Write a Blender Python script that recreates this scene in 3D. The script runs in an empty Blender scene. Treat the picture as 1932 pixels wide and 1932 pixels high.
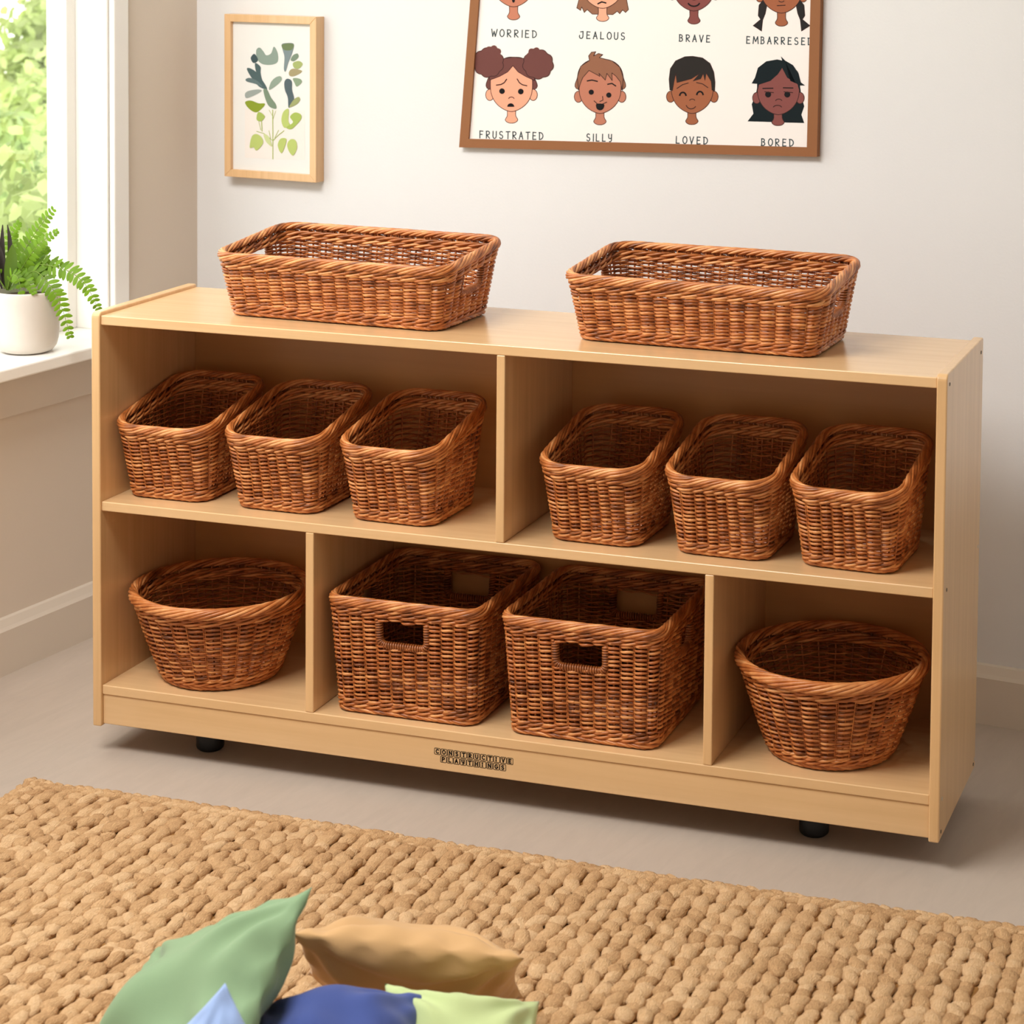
import bpy, bmesh, math, random
import numpy as np
from mathutils import Matrix, Vector

random.seed(7); rng = np.random.default_rng(7)
sc = bpy.context.scene
C = sc.collection
PI = math.pi

# ------------------------------------------------------------------ camera numbers (image 1932 x 1932)
CAM = np.array([1.88104534, -2.90450766, 1.31441678])
CR = np.array([0.9541169, 0.29919917, 0.01186589])
CU = np.array([-0.02880676, 0.05227379, 0.99821722])
CF = np.array([-0.29804549, 0.95275774, -0.05849426])
FPX, PPX, PPY = 4059.91, 1297.63, 102.50

def ray(px): return CF + (px[0]-PPX)/FPX*CR - (px[1]-PPY)/FPX*CU
def at_axis(px, ax, v):
    d = ray(px); return CAM + d*(v-CAM[ax])/d[ax]
def at_depth(px, z): return CAM + ray(px)*z

# ------------------------------------------------------------------ room frame
RA = math.radians(7.3)
EX = np.array([math.cos(RA), -math.sin(RA), 0.0]); EY = np.array([math.sin(RA), math.cos(RA), 0.0]); EZ = np.array([0, 0, 1.0])
RO = np.array([-0.28535, 0.81166, 0.0])
def room(l): return RO + EX*l[0] + EY*l[1] + EZ*l[2]
RM = Matrix(((EX[0], EY[0], 0, RO[0]), (EX[1], EY[1], 0, RO[1]), (0, 0, 1, 0), (0, 0, 0, 1)))
def wall_pt(px, off=0.0):          # drafting: a point of the back wall (off in front of it), in room coordinates (x', z')
    d = ray(px); t = ((RO-CAM)@EY - off)/(d@EY); X = CAM + t*d - RO
    return X@EX, X[2]

# ------------------------------------------------------------------ mesh helpers
def lin(c):
    return tuple((x/255/12.92 if x/255 <= 0.04045 else ((x/255+0.055)/1.055)**2.4) for x in c)

class MB:
    def __init__(s): s.v = []; s.f = []; s.m = []; s.n = 0; s.sm = []
    def add(s, verts, faces, mat=0, smooth=True):
        verts = np.asarray(verts, float).reshape(-1, 3)
        s.v.append(verts)
        for f in faces: s.f.append([i+s.n for i in f]); s.m.append(mat); s.sm.append(smooth)
        s.n += len(verts)
    def box(s, a, b, mat=0):
        x0, y0, z0 = a; x1, y1, z1 = b
        s.add([(x0,y0,z0),(x1,y0,z0),(x1,y1,z0),(x0,y1,z0),(x0,y0,z1),(x1,y0,z1),(x1,y1,z1),(x0,y1,z1)],
              [(0,3,2,1),(4,5,6,7),(0,1,5,4),(1,2,6,5),(2,3,7,6),(3,0,4,7)], mat, False)
    def tube(s, P, r, ref, k=6, closed=False, mat=0, squash=1.0):
        P = np.asarray(P, float); n = len(P)
        r = np.broadcast_to(np.asarray(r, float), (n,))
        if closed: T = np.roll(P, -1, 0)-np.roll(P, 1, 0)
        else: T = np.gradient(P, axis=0)
        T /= np.linalg.norm(T, axis=1, keepdims=True)+1e-12
        ref = np.broadcast_to(np.asarray(ref, float), (n, 3))
        B = np.cross(T, ref); B /= np.linalg.norm(B, axis=1, keepdims=True)+1e-12
        N = np.cross(B, T)
        a = np.arange(k)*2*PI/k
        V = P[:, None, :] + r[:, None, None]*(np.cos(a)[None, :, None]*N[:, None, :]*squash + np.sin(a)[None, :, None]*B[:, None, :])
        m = n if closed else n-1
        i = np.arange(m)[:, None]; j = np.arange(k)[None, :]; j2 = (j+1) % k; i2 = (i+1) % n
        F = np.stack([i*k+j, i*k+j2, i2*k+j2, i2*k+j], -1).reshape(-1, 4)
        s.v.append(V.reshape(-1, 3)); F = F+s.n
        s.f.extend(F.tolist()); s.m.extend([mat]*len(F)); s.sm.extend([True]*len(F))
        if not closed:
            s.f.append([s.n+q for q in range(k)][::-1]); s.f.append([s.n+(n-1)*k+q for q in range(k)])
            s.m += [mat]*2; s.sm += [True]*2
        s.n += n*k
    def lathe(s, prof, k=48, mat=0, center=(0, 0, 0)):
        prof = np.asarray(prof, float); n = len(prof); a = np.arange(k)*2*PI/k
        V = np.stack([prof[:, 0, None]*np.cos(a), prof[:, 0, None]*np.sin(a), np.repeat(prof[:, 1, None], k, 1)], -1).reshape(-1, 3)+np.array(center)
        F = [(i*k+j, i*k+(j+1) % k, (i+1)*k+(j+1) % k, (i+1)*k+j) for i in range(n-1) for j in range(k)]
        s.add(V, F, mat, True)
    def poly(s, pts, mat=0):
        s.add(pts, [list(range(len(pts)))], mat, False)
    def build(s, name, mats, parent=None, bevel=0.0, seg=2, loc=None):
        me = bpy.data.meshes.new(name)
        V = np.concatenate(s.v) if s.v else np.zeros((0, 3))
        me.vertices.add(len(V)); me.vertices.foreach_set('co', V.astype(np.float32).ravel())
        tot = np.array([len(f) for f in s.f], np.int32); st = np.concatenate([[0], np.cumsum(tot)[:-1]]).astype(np.int32)
        idx = np.fromiter((i for f in s.f for i in f), np.int32, int(tot.sum()))
        me.loops.add(len(idx)); me.loops.foreach_set('vertex_index', idx)
        me.polygons.add(len(tot)); me.polygons.foreach_set('loop_start', st); me.polygons.foreach_set('loop_total', tot)
        me.polygons.foreach_set('material_index', np.array(s.m, np.int32)); me.polygons.foreach_set('use_smooth', np.array(s.sm, bool))
        me.update(calc_edges=True); me.validate()
        for m in (mats if isinstance(mats, (list, tuple)) else [mats]): me.materials.append(m)
        o = bpy.data.objects.new(name, me); C.objects.link(o)
        if parent: o.parent = parent
        if loc is not None: o.location = loc
        if bevel:
            b = o.modifiers.new('edge', 'BEVEL'); b.width = bevel; b.segments = seg; b.limit_method = 'ANGLE'; b.angle_limit = math.radians(40)
            b.harden_normals = False
        return o

def thing(name, label, cat, loc=(0, 0, 0), rz=0.0, group=None):
    o = bpy.data.objects.new(name, None); C.objects.link(o); o.location = loc; o.rotation_euler = (0, 0, rz)
    o.empty_display_size = 0.05
    return tag(o, label, cat, group)
def tag(o, label, cat, group=None):
    o['label'] = label; o['category'] = cat
    if group: o['group'] = group
    return o
def struct(o): o['kind'] = 'structure'; o.matrix_world = RM; return o
def copy_thing(r, loc, rz, label):
    n = r.copy(); C.objects.link(n); n.location = loc; n.rotation_euler = (0, 0, rz); n['label'] = label
    for ch in r.children:
        c = ch.copy(); C.objects.link(c); c.parent = n
    return n

# ------------------------------------------------------------------ materials
def new_mat(name):
    m = bpy.data.materials.new(name); m.use_nodes = True
    nt = m.node_tree; nt.nodes.clear()
    out = nt.nodes.new('ShaderNodeOutputMaterial'); b = nt.nodes.new('ShaderNodeBsdfPrincipled')
    nt.links.new(b.outputs[0], out.inputs[0])
    return m, nt, b, out
def N(nt, t, **kw):
    n = nt.nodes.new(t)
    for k, v in kw.items():
        if k.startswith('i_'): n.inputs[k[2:].replace('_', ' ')].default_value = v
        else: setattr(n, k, v)
    return n
def plain(name, rgb, rough=0.5, spec=0.5, var=0.0, nscale=8.0, bump=0.0, bscale=60.0, coat=0.0, sheen=0.0):
    m, nt, b, out = new_mat(name)
    b.inputs['Roughness'].default_value = rough; b.inputs['Specular IOR Level'].default_value = spec
    b.inputs['Coat Weight'].default_value = coat; b.inputs['Sheen Weight'].default_value = sheen
    c = lin(rgb); tc = N(nt, 'ShaderNodeTexCoord')
    if var:
        no = N(nt, 'ShaderNodeTexNoise', i_Scale=nscale, i_Detail=4.0); nt.links.new(tc.outputs['Object'], no.inputs['Vector'])
        rp = N(nt, 'ShaderNodeValToRGB'); nt.links.new(no.outputs[0], rp.inputs[0])
        rp.color_ramp.elements[0].position = 0.3; rp.color_ramp.elements[1].position = 0.7
        rp.color_ramp.elements[0].color = tuple(x*(1-var) for x in c)+(1,); rp.color_ramp.elements[1].color = tuple(min(1, x*(1+var)) for x in c)+(1,)
        nt.links.new(rp.outputs[0], b.inputs['Base Color'])
    else: b.inputs['Base Color'].default_value = c+(1,)
    if bump:
        n2 = N(nt, 'ShaderNodeTexNoise', i_Scale=bscale, i_Detail=5.0); nt.links.new(tc.outputs['Object'], n2.inputs['Vector'])
        bp = N(nt, 'ShaderNodeBump', i_Strength=bump, i_Distance=0.002); nt.links.new(n2.outputs[0], bp.inputs['Height'])
        nt.links.new(bp.outputs[0], b.inputs['Normal'])
    return m
def wood(name, rgb, axis='X', rough=0.38, var=0.10, scale=1.0, spec=0.45):
    m, nt, b, out = new_mat(name)
    c = lin(rgb); tc = N(nt, 'ShaderNodeTexCoord'); mp = N(nt, 'ShaderNodeMapping')
    s = [60*scale]*3; s['XYZ'.index(axis)] = 2.2*scale
    mp.inputs['Scale'].default_value = s; nt.links.new(tc.outputs['Object'], mp.inputs[0])
    n1 = N(nt, 'ShaderNodeTexNoise', i_Scale=1.0, i_Detail=6.0, i_Roughness=0.6, i_Distortion=0.4); nt.links.new(mp.outputs[0], n1.inputs['Vector'])
    n2 = N(nt, 'ShaderNodeTexNoise', i_Scale=5.0, i_Detail=2.0); nt.links.new(tc.outputs['Object'], n2.inputs['Vector'])
    mx = N(nt, 'ShaderNodeMath', operation='MULTIPLY_ADD'); nt.links.new(n1.outputs[0], mx.inputs[0]); mx.inputs[1].default_value = 0.7
    m2 = N(nt, 'ShaderNodeMath', operation='MULTIPLY'); nt.links.new(n2.outputs[0], m2.inputs[0]); m2.inputs[1].default_value = 0.3
    nt.links.new(m2.outputs[0], mx.inputs[2])
    rp = N(nt, 'ShaderNodeValToRGB'); nt.links.new(mx.outputs[0], rp.inputs[0])
    e = rp.color_ramp.elements; e[0].position = 0.34; e[1].position = 0.66
    e[0].color = (c[0]*(1-var), c[1]*(1-var*1.3), c[2]*(1-var*1.8), 1); e[1].color = (min(1, c[0]*(1+var*.5)), min(1, c[1]*(1+var*.6)), min(1, c[2]*(1+var*.8)), 1)
    nt.links.new(rp.outputs[0], b.inputs['Base Color'])
    b.inputs['Roughness'].default_value = rough; b.inputs['Specular IOR Level'].default_value = spec; b.inputs['Coat Weight'].default_value = 0.45; b.inputs['Coat Roughness'].default_value = 0.16
    bp = N(nt, 'ShaderNodeBump', i_Strength=0.05, i_Distance=0.001); nt.links.new(n1.outputs[0], bp.inputs['Height']); nt.links.new(bp.outputs[0], b.inputs['Normal'])
    return m
def willow(name, dark, mid, light):
    m, nt, b, out = new_mat(name)
    g = N(nt, 'ShaderNodeNewGeometry'); rp = N(nt, 'ShaderNodeValToRGB')
    tc = N(nt, 'ShaderNodeTexCoord'); no = N(nt, 'ShaderNodeTexNoise', i_Scale=45.0, i_Detail=3.0); nt.links.new(tc.outputs['Object'], no.inputs['Vector'])
    a = N(nt, 'ShaderNodeMath', operation='MULTIPLY'); nt.links.new(g.outputs['Random Per Island'], a.inputs[0]); a.inputs[1].default_value = 0.42
    q = N(nt, 'ShaderNodeMath', operation='MULTIPLY_ADD'); nt.links.new(no.outputs[0], q.inputs[0]); q.inputs[1].default_value = 0.75; nt.links.new(a.outputs[0], q.inputs[2])
    nt.links.new(q.outputs[0], rp.inputs[0])
    e = rp.color_ramp.elements; e[0].position = 0.22; e[1].position = 0.95
    e[0].color = lin(dark)+(1,); e[1].color = lin(light)+(1,); k = e.new(0.58); k.color = lin(mid)+(1,)
    nt.links.new(rp.outputs[0], b.inputs['Base Color'])
    b.inputs['Roughness'].default_value = 0.36; b.inputs['Specular IOR Level'].default_value = 0.55
    return m

M = {}
M['maple'] = wood('maple_long', (226, 187, 138), 'X', rough=0.27, var=0.07)
M['maple_v'] = wood('maple_upright', (224, 183, 132), 'Z', rough=0.3, var=0.12)
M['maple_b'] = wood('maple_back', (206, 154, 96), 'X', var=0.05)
M['willow'] = willow('brown_willow', (84, 38, 12), (180, 102, 48), (230, 162, 98))
M['willow_rim'] = willow('brown_willow_border', (100, 48, 16), (190, 112, 56), (238, 174, 112))
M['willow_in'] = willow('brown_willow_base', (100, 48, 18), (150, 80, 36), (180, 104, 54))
M['wall_far'] = plain('wall_paint_far_side', (224, 221, 217), 0.85, 0.2)
M['wall'] = plain('wall_paint', (223, 222, 222), 0.85, 0.2, var=0.012, nscale=3, bump=0.08, bscale=220)
M['wall_l'] = plain('wall_paint_shaded', (218, 205, 191), 0.85, 0.2, var=0.012, nscale=3, bump=0.06, bscale=220)  # same paint as the back wall, window-side shade put into its colour
M['trim'] = plain('white_trim_paint', (240, 237, 232), 0.45, 0.4)
M['base'] = plain('baseboard_paint', (214, 202, 188), 0.5, 0.35)
M['pot'] = plain('matte_white_ceramic', (214, 206, 197), 0.55, 0.4, var=0.03, nscale=20)
M['soil'] = plain('dark_potting_soil', (62, 46, 28), 0.95, 0.1, var=0.4, nscale=120, bump=0.8, bscale=120)
M['black'] = plain('black_rubber', (26, 27, 28), 0.5, 0.4)
M['ink'] = plain('black_ink', (28, 24, 20), 0.6, 0.2)
M['steel'] = plain('steel_screw', (190, 186, 178), 0.35, 0.6)
M['pin'] = plain('dark_metal_pin', (40, 34, 28), 0.4, 0.5)

# floor: smooth screed with faint trowel streaks
def floor_mat():
    m, nt, b, out = new_mat('smooth_screed'); c = lin((184, 169, 156)); tc = N(nt, 'ShaderNodeTexCoord')
    mp = N(nt, 'ShaderNodeMapping'); mp.inputs['Scale'].default_value = (14, 3.0, 1); mp.inputs['Rotation'].default_value = (0, 0, 0.9); nt.links.new(tc.outputs['Object'], mp.inputs[0])
    n1 = N(nt, 'ShaderNodeTexNoise', i_Scale=3.0, i_Detail=8.0, i_Roughness=0.65, i_Distortion=1.2); nt.links.new(mp.outputs[0], n1.inputs['Vector'])
    n2 = N(nt, 'ShaderNodeTexNoise', i_Scale=2.0, i_Detail=3.0); nt.links.new(tc.outputs['Object'], n2.inputs['Vector'])
    ad = N(nt, 'ShaderNodeMath', operation='ADD'); nt.links.new(n1.outputs[0], ad.inputs[0]); nt.links.new(n2.outputs[0], ad.inputs[1])
    rp = N(nt, 'ShaderNodeValToRGB'); nt.links.new(ad.outputs[0], rp.inputs[0]); e = rp.color_ramp.elements
    hf = N(nt, 'ShaderNodeMath', operation='MULTIPLY'); nt.links.new(ad.outputs[0], hf.inputs[0]); hf.inputs[1].default_value = 0.5; nt.links.new(hf.outputs[0], rp.inputs[0])
    e[0].position = 0.35; e[1].position = 0.65; e[0].color = tuple(x*0.93 for x in c)+(1,); e[1].color = tuple(x*1.05 for x in c)+(1,)
    nt.links.new(rp.outputs[0], b.inputs['Base Color']); b.inputs['Roughness'].default_value = 0.62; b.inputs['Specular IOR Level'].default_value = 0.35
    bp = N(nt, 'ShaderNodeBump', i_Strength=0.12, i_Distance=0.003); nt.links.new(n1.outputs[0], bp.inputs['Height']); nt.links.new(bp.outputs[0], b.inputs['Normal'])
    return m
M['floor'] = floor_mat()

def jute():
    m, nt, b, out = new_mat('jute_yarn'); tc = N(nt, 'ShaderNodeTexCoord'); g = N(nt, 'ShaderNodeNewGeometry')
    mp = N(nt, 'ShaderNodeMapping'); mp.inputs['Scale'].default_value = (620, 150, 620); nt.links.new(tc.outputs['Object'], mp.inputs[0])
    n1 = N(nt, 'ShaderNodeTexNoise', i_Scale=1.0, i_Detail=4.0, i_Distortion=1.0); nt.links.new(mp.outputs[0], n1.inputs['Vector'])
    a = N(nt, 'ShaderNodeMath', operation='MULTIPLY'); nt.links.new(g.outputs['Random Per Island'], a.inputs[0]); a.inputs[1].default_value = 0.3
    q = N(nt, 'ShaderNodeMath', operation='MULTIPLY_ADD'); nt.links.new(n1.outputs[0], q.inputs[0]); q.inputs[1].default_value = 0.7; nt.links.new(a.outputs[0], q.inputs[2])
    rp = N(nt, 'ShaderNodeValToRGB'); nt.links.new(q.outputs[0], rp.inputs[0]); e = rp.color_ramp.elements
    e[0].position = 0.15; e[1].position = 0.85; e[0].color = lin((166, 124, 84))+(1,); e[1].color = lin((236, 202, 160))+(1,); k = e.new(0.48); k.color = lin((210, 169, 124))+(1,)
    nt.links.new(rp.outputs[0], b.inputs['Base Color']); b.inputs['Roughness'].default_value = 0.9; b.inputs['Specular IOR Level'].default_value = 0.15
    bp = N(nt, 'ShaderNodeBump', i_Strength=0.9, i_Distance=0.003); nt.links.new(n1.outputs[0], bp.inputs['Height']); nt.links.new(bp.outputs[0], b.inputs['Normal'])
    return m
M['jute'] = jute()
M['jute_base'] = plain('jute_backing', (150, 108, 62), 0.95, 0.1, var=0.2, nscale=90)

# ------------------------------------------------------------------ the room
RW, RF, RH = 3.4, -4.6, 2.5            # right wall, front end and ceiling of the room (room coordinates)
mb = MB(); mb.box((-0.14, RF, -0.05), (RW, 0.1, 0.0)); struct(mb.build('floor', M['floor']))
mb = MB(); mb.box((-0.14, 0.0, 0.0), (RW, 0.1, RH)); struct(mb.build('wall_back', M['wall']))
WY0, WY1, WZ0, WZ1 = -1.75, -0.262, 0.535, 2.15   # window opening
mb = MB()
mb.box((-0.14, RF, 0.0), (0, WY0, RH)); mb.box((-0.14, WY1, 0.0), (0, 0.0, RH)); mb.box((-0.14, WY0, 0.0), (0, WY1, WZ0)); mb.box((-0.14, WY0, WZ1), (0, WY1, RH))
struct(mb.build('wall_left', M['wall_l']))
mb = MB(); mb.box((RW, RF-0.1, 0.0), (RW+0.1, 0.1, RH)); struct(mb.build('wall_right', M['wall_far']))
mb = MB(); mb.box((-0.14, RF-0.1, 0.0), (RW, RF, RH)); struct(mb.build('wall_front', M['wall_far']))
mb = MB(); mb.box((-0.14, RF-0.1, RH), (RW+0.1, 0.1, RH+0.1)); struct(mb.build('ceiling', M['wall']))
# baseboards: board with a bevelled cap
def baseboard(name, a, b, inward):
    mb = MB(); a = np.array(a, float); b = np.array(b, float); n = np.array(inward, float)
    prof = [(0, 0), (0.016, 0), (0.016, 0.078), (0.012, 0.084), (0.006, 0.096), (0.0, 0.098)]
    V = [p + n*q[0] + EZ*q[1] for p in (a, b) for q in prof]; k = len(prof)
    mb.add(V, [(i, (i+1) % k, k+(i+1) % k, k+i) for i in range(k)]+[tuple(range(k))[::-1], tuple(range(k, 2*k))], 0, False)
    return struct(mb.build(name, M['base']))
baseboard('baseboard_back', (0.0, 0, 0), (RW, 0, 0), (0, -1, 0))
baseboard('baseboard_left', (0, RF, 0), (0, -0.016, 0), (1, 0, 0))
# window 1: casing, jamb, sash, glass, sill, apron
win = bpy.data.objects.new('window_1', None); C.objects.link(win); win['kind'] = 'structure'; win.matrix_world = RM
mb = MB(); cw = 0.042
mb.box((0.0, WY1, 0.557), (0.014, WY1+cw, WZ1+cw)); mb.box((0.0, WY0-cw, 0.557), (0.014, WY0, WZ1+cw)); mb.box((0.0, WY0, WZ1), (0.014, WY1, WZ1+cw))
mb.build('window_casing', M['trim'], win, bevel=0.003)
mb = MB()
mb.box((-0.14, WY1-0.006, 0.557), (0.002, WY1, WZ1)); mb.box((-0.14, WY0, 0.557), (0.002, WY0+0.006, WZ1)); mb.box((-0.14, WY0, WZ1-0.006), (0.002, WY1, WZ1))
mb.build('window_jamb', M['trim'], win, bevel=0.0015)
mb = MB(); s0, s1 = -0.105, -0.07; sw = 0.026
mb.box((s0, WY1-0.006-sw, 0.557), (s1, WY1-0.006, WZ1-0.006)); mb.box((s0, WY0+0.006, 0.557), (s1, WY0+0.006+sw, WZ1-0.006))
mb.box((s0, WY0+0.006+sw, 0.557), (s1, WY1-0.006-sw, 0.585)); mb.box((s0, WY0+0.006+sw, WZ1-0.04), (s1, WY1-0.006-sw, WZ1-0.006))
mb.build('window_sash', M['trim'], win, bevel=0.002)
gm, nt, b, out = new_mat('window_glass')
tr = N(nt, 'ShaderNodeBsdfTransparent'); gl = N(nt, 'ShaderNodeBsdfGlossy', i_Roughness=0.02); mix = N(nt, 'ShaderNodeMixShader'); mix.inputs[0].default_value = 0.05
tr.inputs[0].default_value = (0.97, 0.985, 0.98, 1)
nt.links.new(tr.outputs[0], mix.inputs[1]); nt.links.new(gl.outputs[0], mix.inputs[2]); nt.links.new(mix.outputs[0], out.inputs[0]); nt.nodes.remove(b)
mb = MB(); mb.box((-0.092, WY0+0.03, 0.58), (-0.087, WY1-0.03, WZ1-0.035)); mb.build('window_pane', gm, win)
mb = MB(); sl = [(-0.14, WY0), (0.0, WY0), (0.0, WY0-0.07), (0.08, WY0-0.07), (0.08, WY1+0.07), (0.0, WY1+0.07), (0.0, WY1), (-0.14, WY1)]
mb.add([(x, y, z) for z in (0.5352, 0.557) for x, y in sl], [tuple(range(8))[::-1], tuple(range(8, 16))]+[(i, (i+1) % 8, 8+(i+1) % 8, 8+i) for i in range(8)], 0, False)
mb.build('window_sill', M['trim'], win, bevel=0.003)
mb = MB(); mb.box((0.0, WY0-0.045, 0.452), (0.014, WY1+0.045, 0.535)); mb.build('window_apron', M['base'], win, bevel=0.002)

# ------------------------------------------------------------------ shelf unit
W_, D_, T_, TB, Z0 = 1.3525, 0.294, 0.0151, 0.0150, 0.045
ZT, ZM, ZL, YR, ZH = 0.6994, 0.4046, 0.1109, 0.0038, 0.705
YB = 0.289
sh = thing('shelf_unit', 'long low maple storage shelf on casters holding twelve wicker baskets', 'shelf', (0, 0, 0))
def side(x0, x1, name='side_panel'):
    mb = MB(); r = 0.009; prof = [(0, Z0)]
    for a in np.linspace(PI, PI/2, 6): prof.append((r+r*math.cos(a), ZH-r+r*math.sin(a)))
    for a in np.linspace(PI/2, 0, 5): prof.append((D_-0.004+0.004*math.cos(a), ZH-0.004+0.004*math.sin(a)))
    prof.append((D_, Z0)); k = len(prof)
    V = [(x, y, z) for x in (x0, x1) for y, z in prof]
    mb.add(V, [(i, (i+1) % k, k+(i+1) % k, k+i) for i in range(k)][::1]+[tuple(range(k)), tuple(range(k, 2*k))[::-1]], 0, False)
    o = mb.build(name, M['maple_v'], sh, bevel=0.0022, seg=3)
    bm = bmesh.new(); bm.from_mesh(o.data); bmesh.ops.recalc_face_normals(bm, faces=bm.faces); bm.to_mesh(o.data); bm.free()
    return o
side(0, T_); sp = side(W_-T_, W_)
def board(name, a, b, m, bev=0.0016):
    mb = MB(); mb.box(a, b); return mb.build(name, m, sh, bevel=bev, seg=4)
board('top_panel', (T_, YR, ZT-TB), (W_-T_, D_-0.001, ZT), M['maple'])
board('middle_shelf', (T_, YR, ZM-TB), (W_-T_, YB, ZM), M['maple'])
board('bottom_shelf', (T_, YR, ZL-TB), (W_-T_, YB, ZL), M['maple'])
board('kick_board', (T_, YR+0.0022, Z0+0.003), (W_-T_, YR+0.017, ZL-TB), M['maple'])
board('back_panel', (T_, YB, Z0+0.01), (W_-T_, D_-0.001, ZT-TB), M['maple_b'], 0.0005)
board('divider', (0.6821, YR, ZM), (0.6955, YB, ZT-TB), M['maple_v'])
board('divider', (0.3706, YR, ZL), (0.3843, YB, ZM-TB), M['maple_v'])
board('divider', (1.0064, YR, ZL), (1.0198, YB, ZM-TB), M['maple_v'])
for cx, cy in ((0.1634, 0.080), (1.1544, 0.080), (0.1634, 0.232), (1.1544, 0.232)):
    mb = MB(); mb.lathe([(0.0, 0.0), (0.018, 0.0), (0.0212, 0.003), (0.0220, 0.006), (0.0220, 0.027), (0.0205, 0.031), (0.0, 0.031)], 40)
    ca = mb.build('caster', M['black'], sh, loc=(cx, cy, 0))
    mb = MB(); mb.lathe([(0.0, 0.029), (0.009, 0.029), (0.009, 0.052), (0.016, 0.052), (0.016, ZL-TB-0.001), (0.0, ZL-TB-0.001)], 24)
    mb.build('caster_stem', M['pin'], ca)
for px, mm in (((1851, 665), 'pin'), ((1792, 725), 'pin'), ((1845, 1031), 'steel'), ((1786, 1113), 'pin'), ((1838, 1432), 'steel'), ((1777, 1507), 'steel'), ((1775, 1569), 'pin'), ((1836, 1442), 'pin')):
    X = at_axis(px, 0, W_); mb = MB(); a = np.arange(12)*2*PI/12
    r0 = 0.0032; yy = min(max(X[1], 0.008), D_-0.008)
    V = [(W_-0.001, yy+r0*math.cos(q), X[2]+r0*math.sin(q)) for q in a]+[(W_+0.0006, yy+0.8*r0*math.cos(q), X[2]+0.8*r0*math.sin(q)) for q in a]
    mb.add(V, [(i, (i+1) % 12, 12+(i+1) % 12, 12+i) for i in range(12)]+[tuple(range(12, 24))], 0, False)
    mb.build('screw_head', M[mm], sp)
# ------------------------------------------------------------------ stroke lettering (unit box 0..1 wide, 0..1 high)
def arc(cx, cy, rx, ry, a0, a1, n=10): return [(cx+rx*math.cos(a), cy+ry*math.sin(a)) for a in np.linspace(math.radians(a0), math.radians(a1), n)]
HAND = {
 'W': [[(0, 1), (.22, 0), (.45, .7), (.7, 0), (1, 1)]], 'O': [arc(.45, .5, .45, .5, 90, 460, 18)],
 'R': [[(.08, 0), (.05, 1)], [(.0, .95)]+arc(.35, .75, .4, .25, 90, -90, 8)+[(.1, .5), (.8, 0)]], 'I': [[(.25, 0), (.25, 1)]],
 'E': [[(.75, .97), (.1, 1), (.08, 0), (.78, .02)], [(.1, .52), (.62, .52)]], 'D': [[(.08, 0), (.05, 1)], [(-.05, .98)]+arc(.2, .5, .65, .48, 80, -90, 12)],
 'J': [arc(.35, .3, .38, .3, 150, 360, 10)+[(.74, 1), (.2, .95)]], 'A': [[(0, 0), (.4, 1), (.82, 0)], [(.15, .38), (.68, .38)]],
 'L': [[(.08, 1), (.08, .02), (.75, .02)]], 'U': [[(.05, 1), (.05, .35)]+arc(.42, .35, .37, .35, 180, 360, 9)+[(.8, 1)]],
 'S': [arc(.4, .75, .34, .25, 40, 250, 9)+arc(.4, .26, .36, .26, 80, -150, 10)], 'B': [[(.08, 0), (.05, 1)], [(.0, .97)]+arc(.3, .76, .34, .22, 85, -80, 8)+arc(.3, .27, .44, .27, 85, -90, 9)+[(.0, .02)]],
 'V': [[(0, 1), (.4, 0), (.82, 1)]], 'M': [[(0, 0), (.12, 1), (.5, .3), (.88, 1), (1, 0)]], 'F': [[(.1, 0), (.08, 1), (.75, .98)], [(.1, .52), (.62, .52)]],
 'T': [[(0, .97), (.9, 1)], [(.45, 1), (.45, 0)]], 'Y': [[(.05, 1), (.05, .6)]+arc(.4, .6, .35, .2, 180, 360, 7), [(.75, 1), (.75, .25)]+arc(.4, .2, .35, .22, 0, -110, 6)],
 'C': [arc(.5, .5, .45, .5, 45, 315, 14)], 'N': [[(.05, 0), (.05, 1), (.85, 0), (.85, 1)]], 'P': [[(.08, 0), (.08, 1)]+arc(.4, .74, .42, .26, 90, -90, 8)+[(.08, .48)]],
 'H': [[(.08, 0), (.08, 1)], [(.85, 0), (.85, 1)], [(.08, .5), (.85, .5)]], 'G': [arc(.5, .5, .45, .5, 50, 340, 14)+[(.92, .45), (.6, .45)]],
}
def ribbon(pts, w):     # 2D polyline -> quads of width w, round-ish ends
    P = np.array(pts, float)
    keep = [0]+[i for i in range(1, len(P)) if np.linalg.norm(P[i]-P[i-1]) > 1e-7]; P = P[keep]
    if len(P) < 2: return [], []
    d = np.gradient(P, axis=0) if len(P) > 2 else np.repeat(P[1:]-P[:1], 2, 0)
    for i in range(1, len(P)-1):
        a = P[i]-P[i-1]; c = P[i+1]-P[i]; d[i] = a/np.linalg.norm(a)+c/np.linalg.norm(c)
        if np.linalg.norm(d[i]) < 1e-6: d[i] = a
    d /= np.linalg.norm(d, axis=1, keepdims=True)+1e-12
    n = np.stack([-d[:, 1], d[:, 0]], 1)
    P = P.copy(); P[0] -= d[0]*w*.4; P[-1] += d[-1]*w*.4
    V = np.concatenate([P+n*w/2, P-n*w/2]); k = len(P)
    return V, [(i, k+i, k+i+1, i+1) for i in range(k-1)]

def strokes(pts):        # cut a polyline at its sharp corners so that every piece keeps its width
    out = [[pts[0]]]
    for i in range(1, len(pts)):
        out[-1].append(pts[i])
        if i+1 < len(pts):
            a = np.subtract(pts[i], pts[i-1]); b = np.subtract(pts[i+1], pts[i]); na, nb = np.linalg.norm(a), np.linalg.norm(b)
            if na > 1e-9 and nb > 1e-9 and a@b/(na*nb) < 0.7: out.append([pts[i]])
    return out

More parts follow.
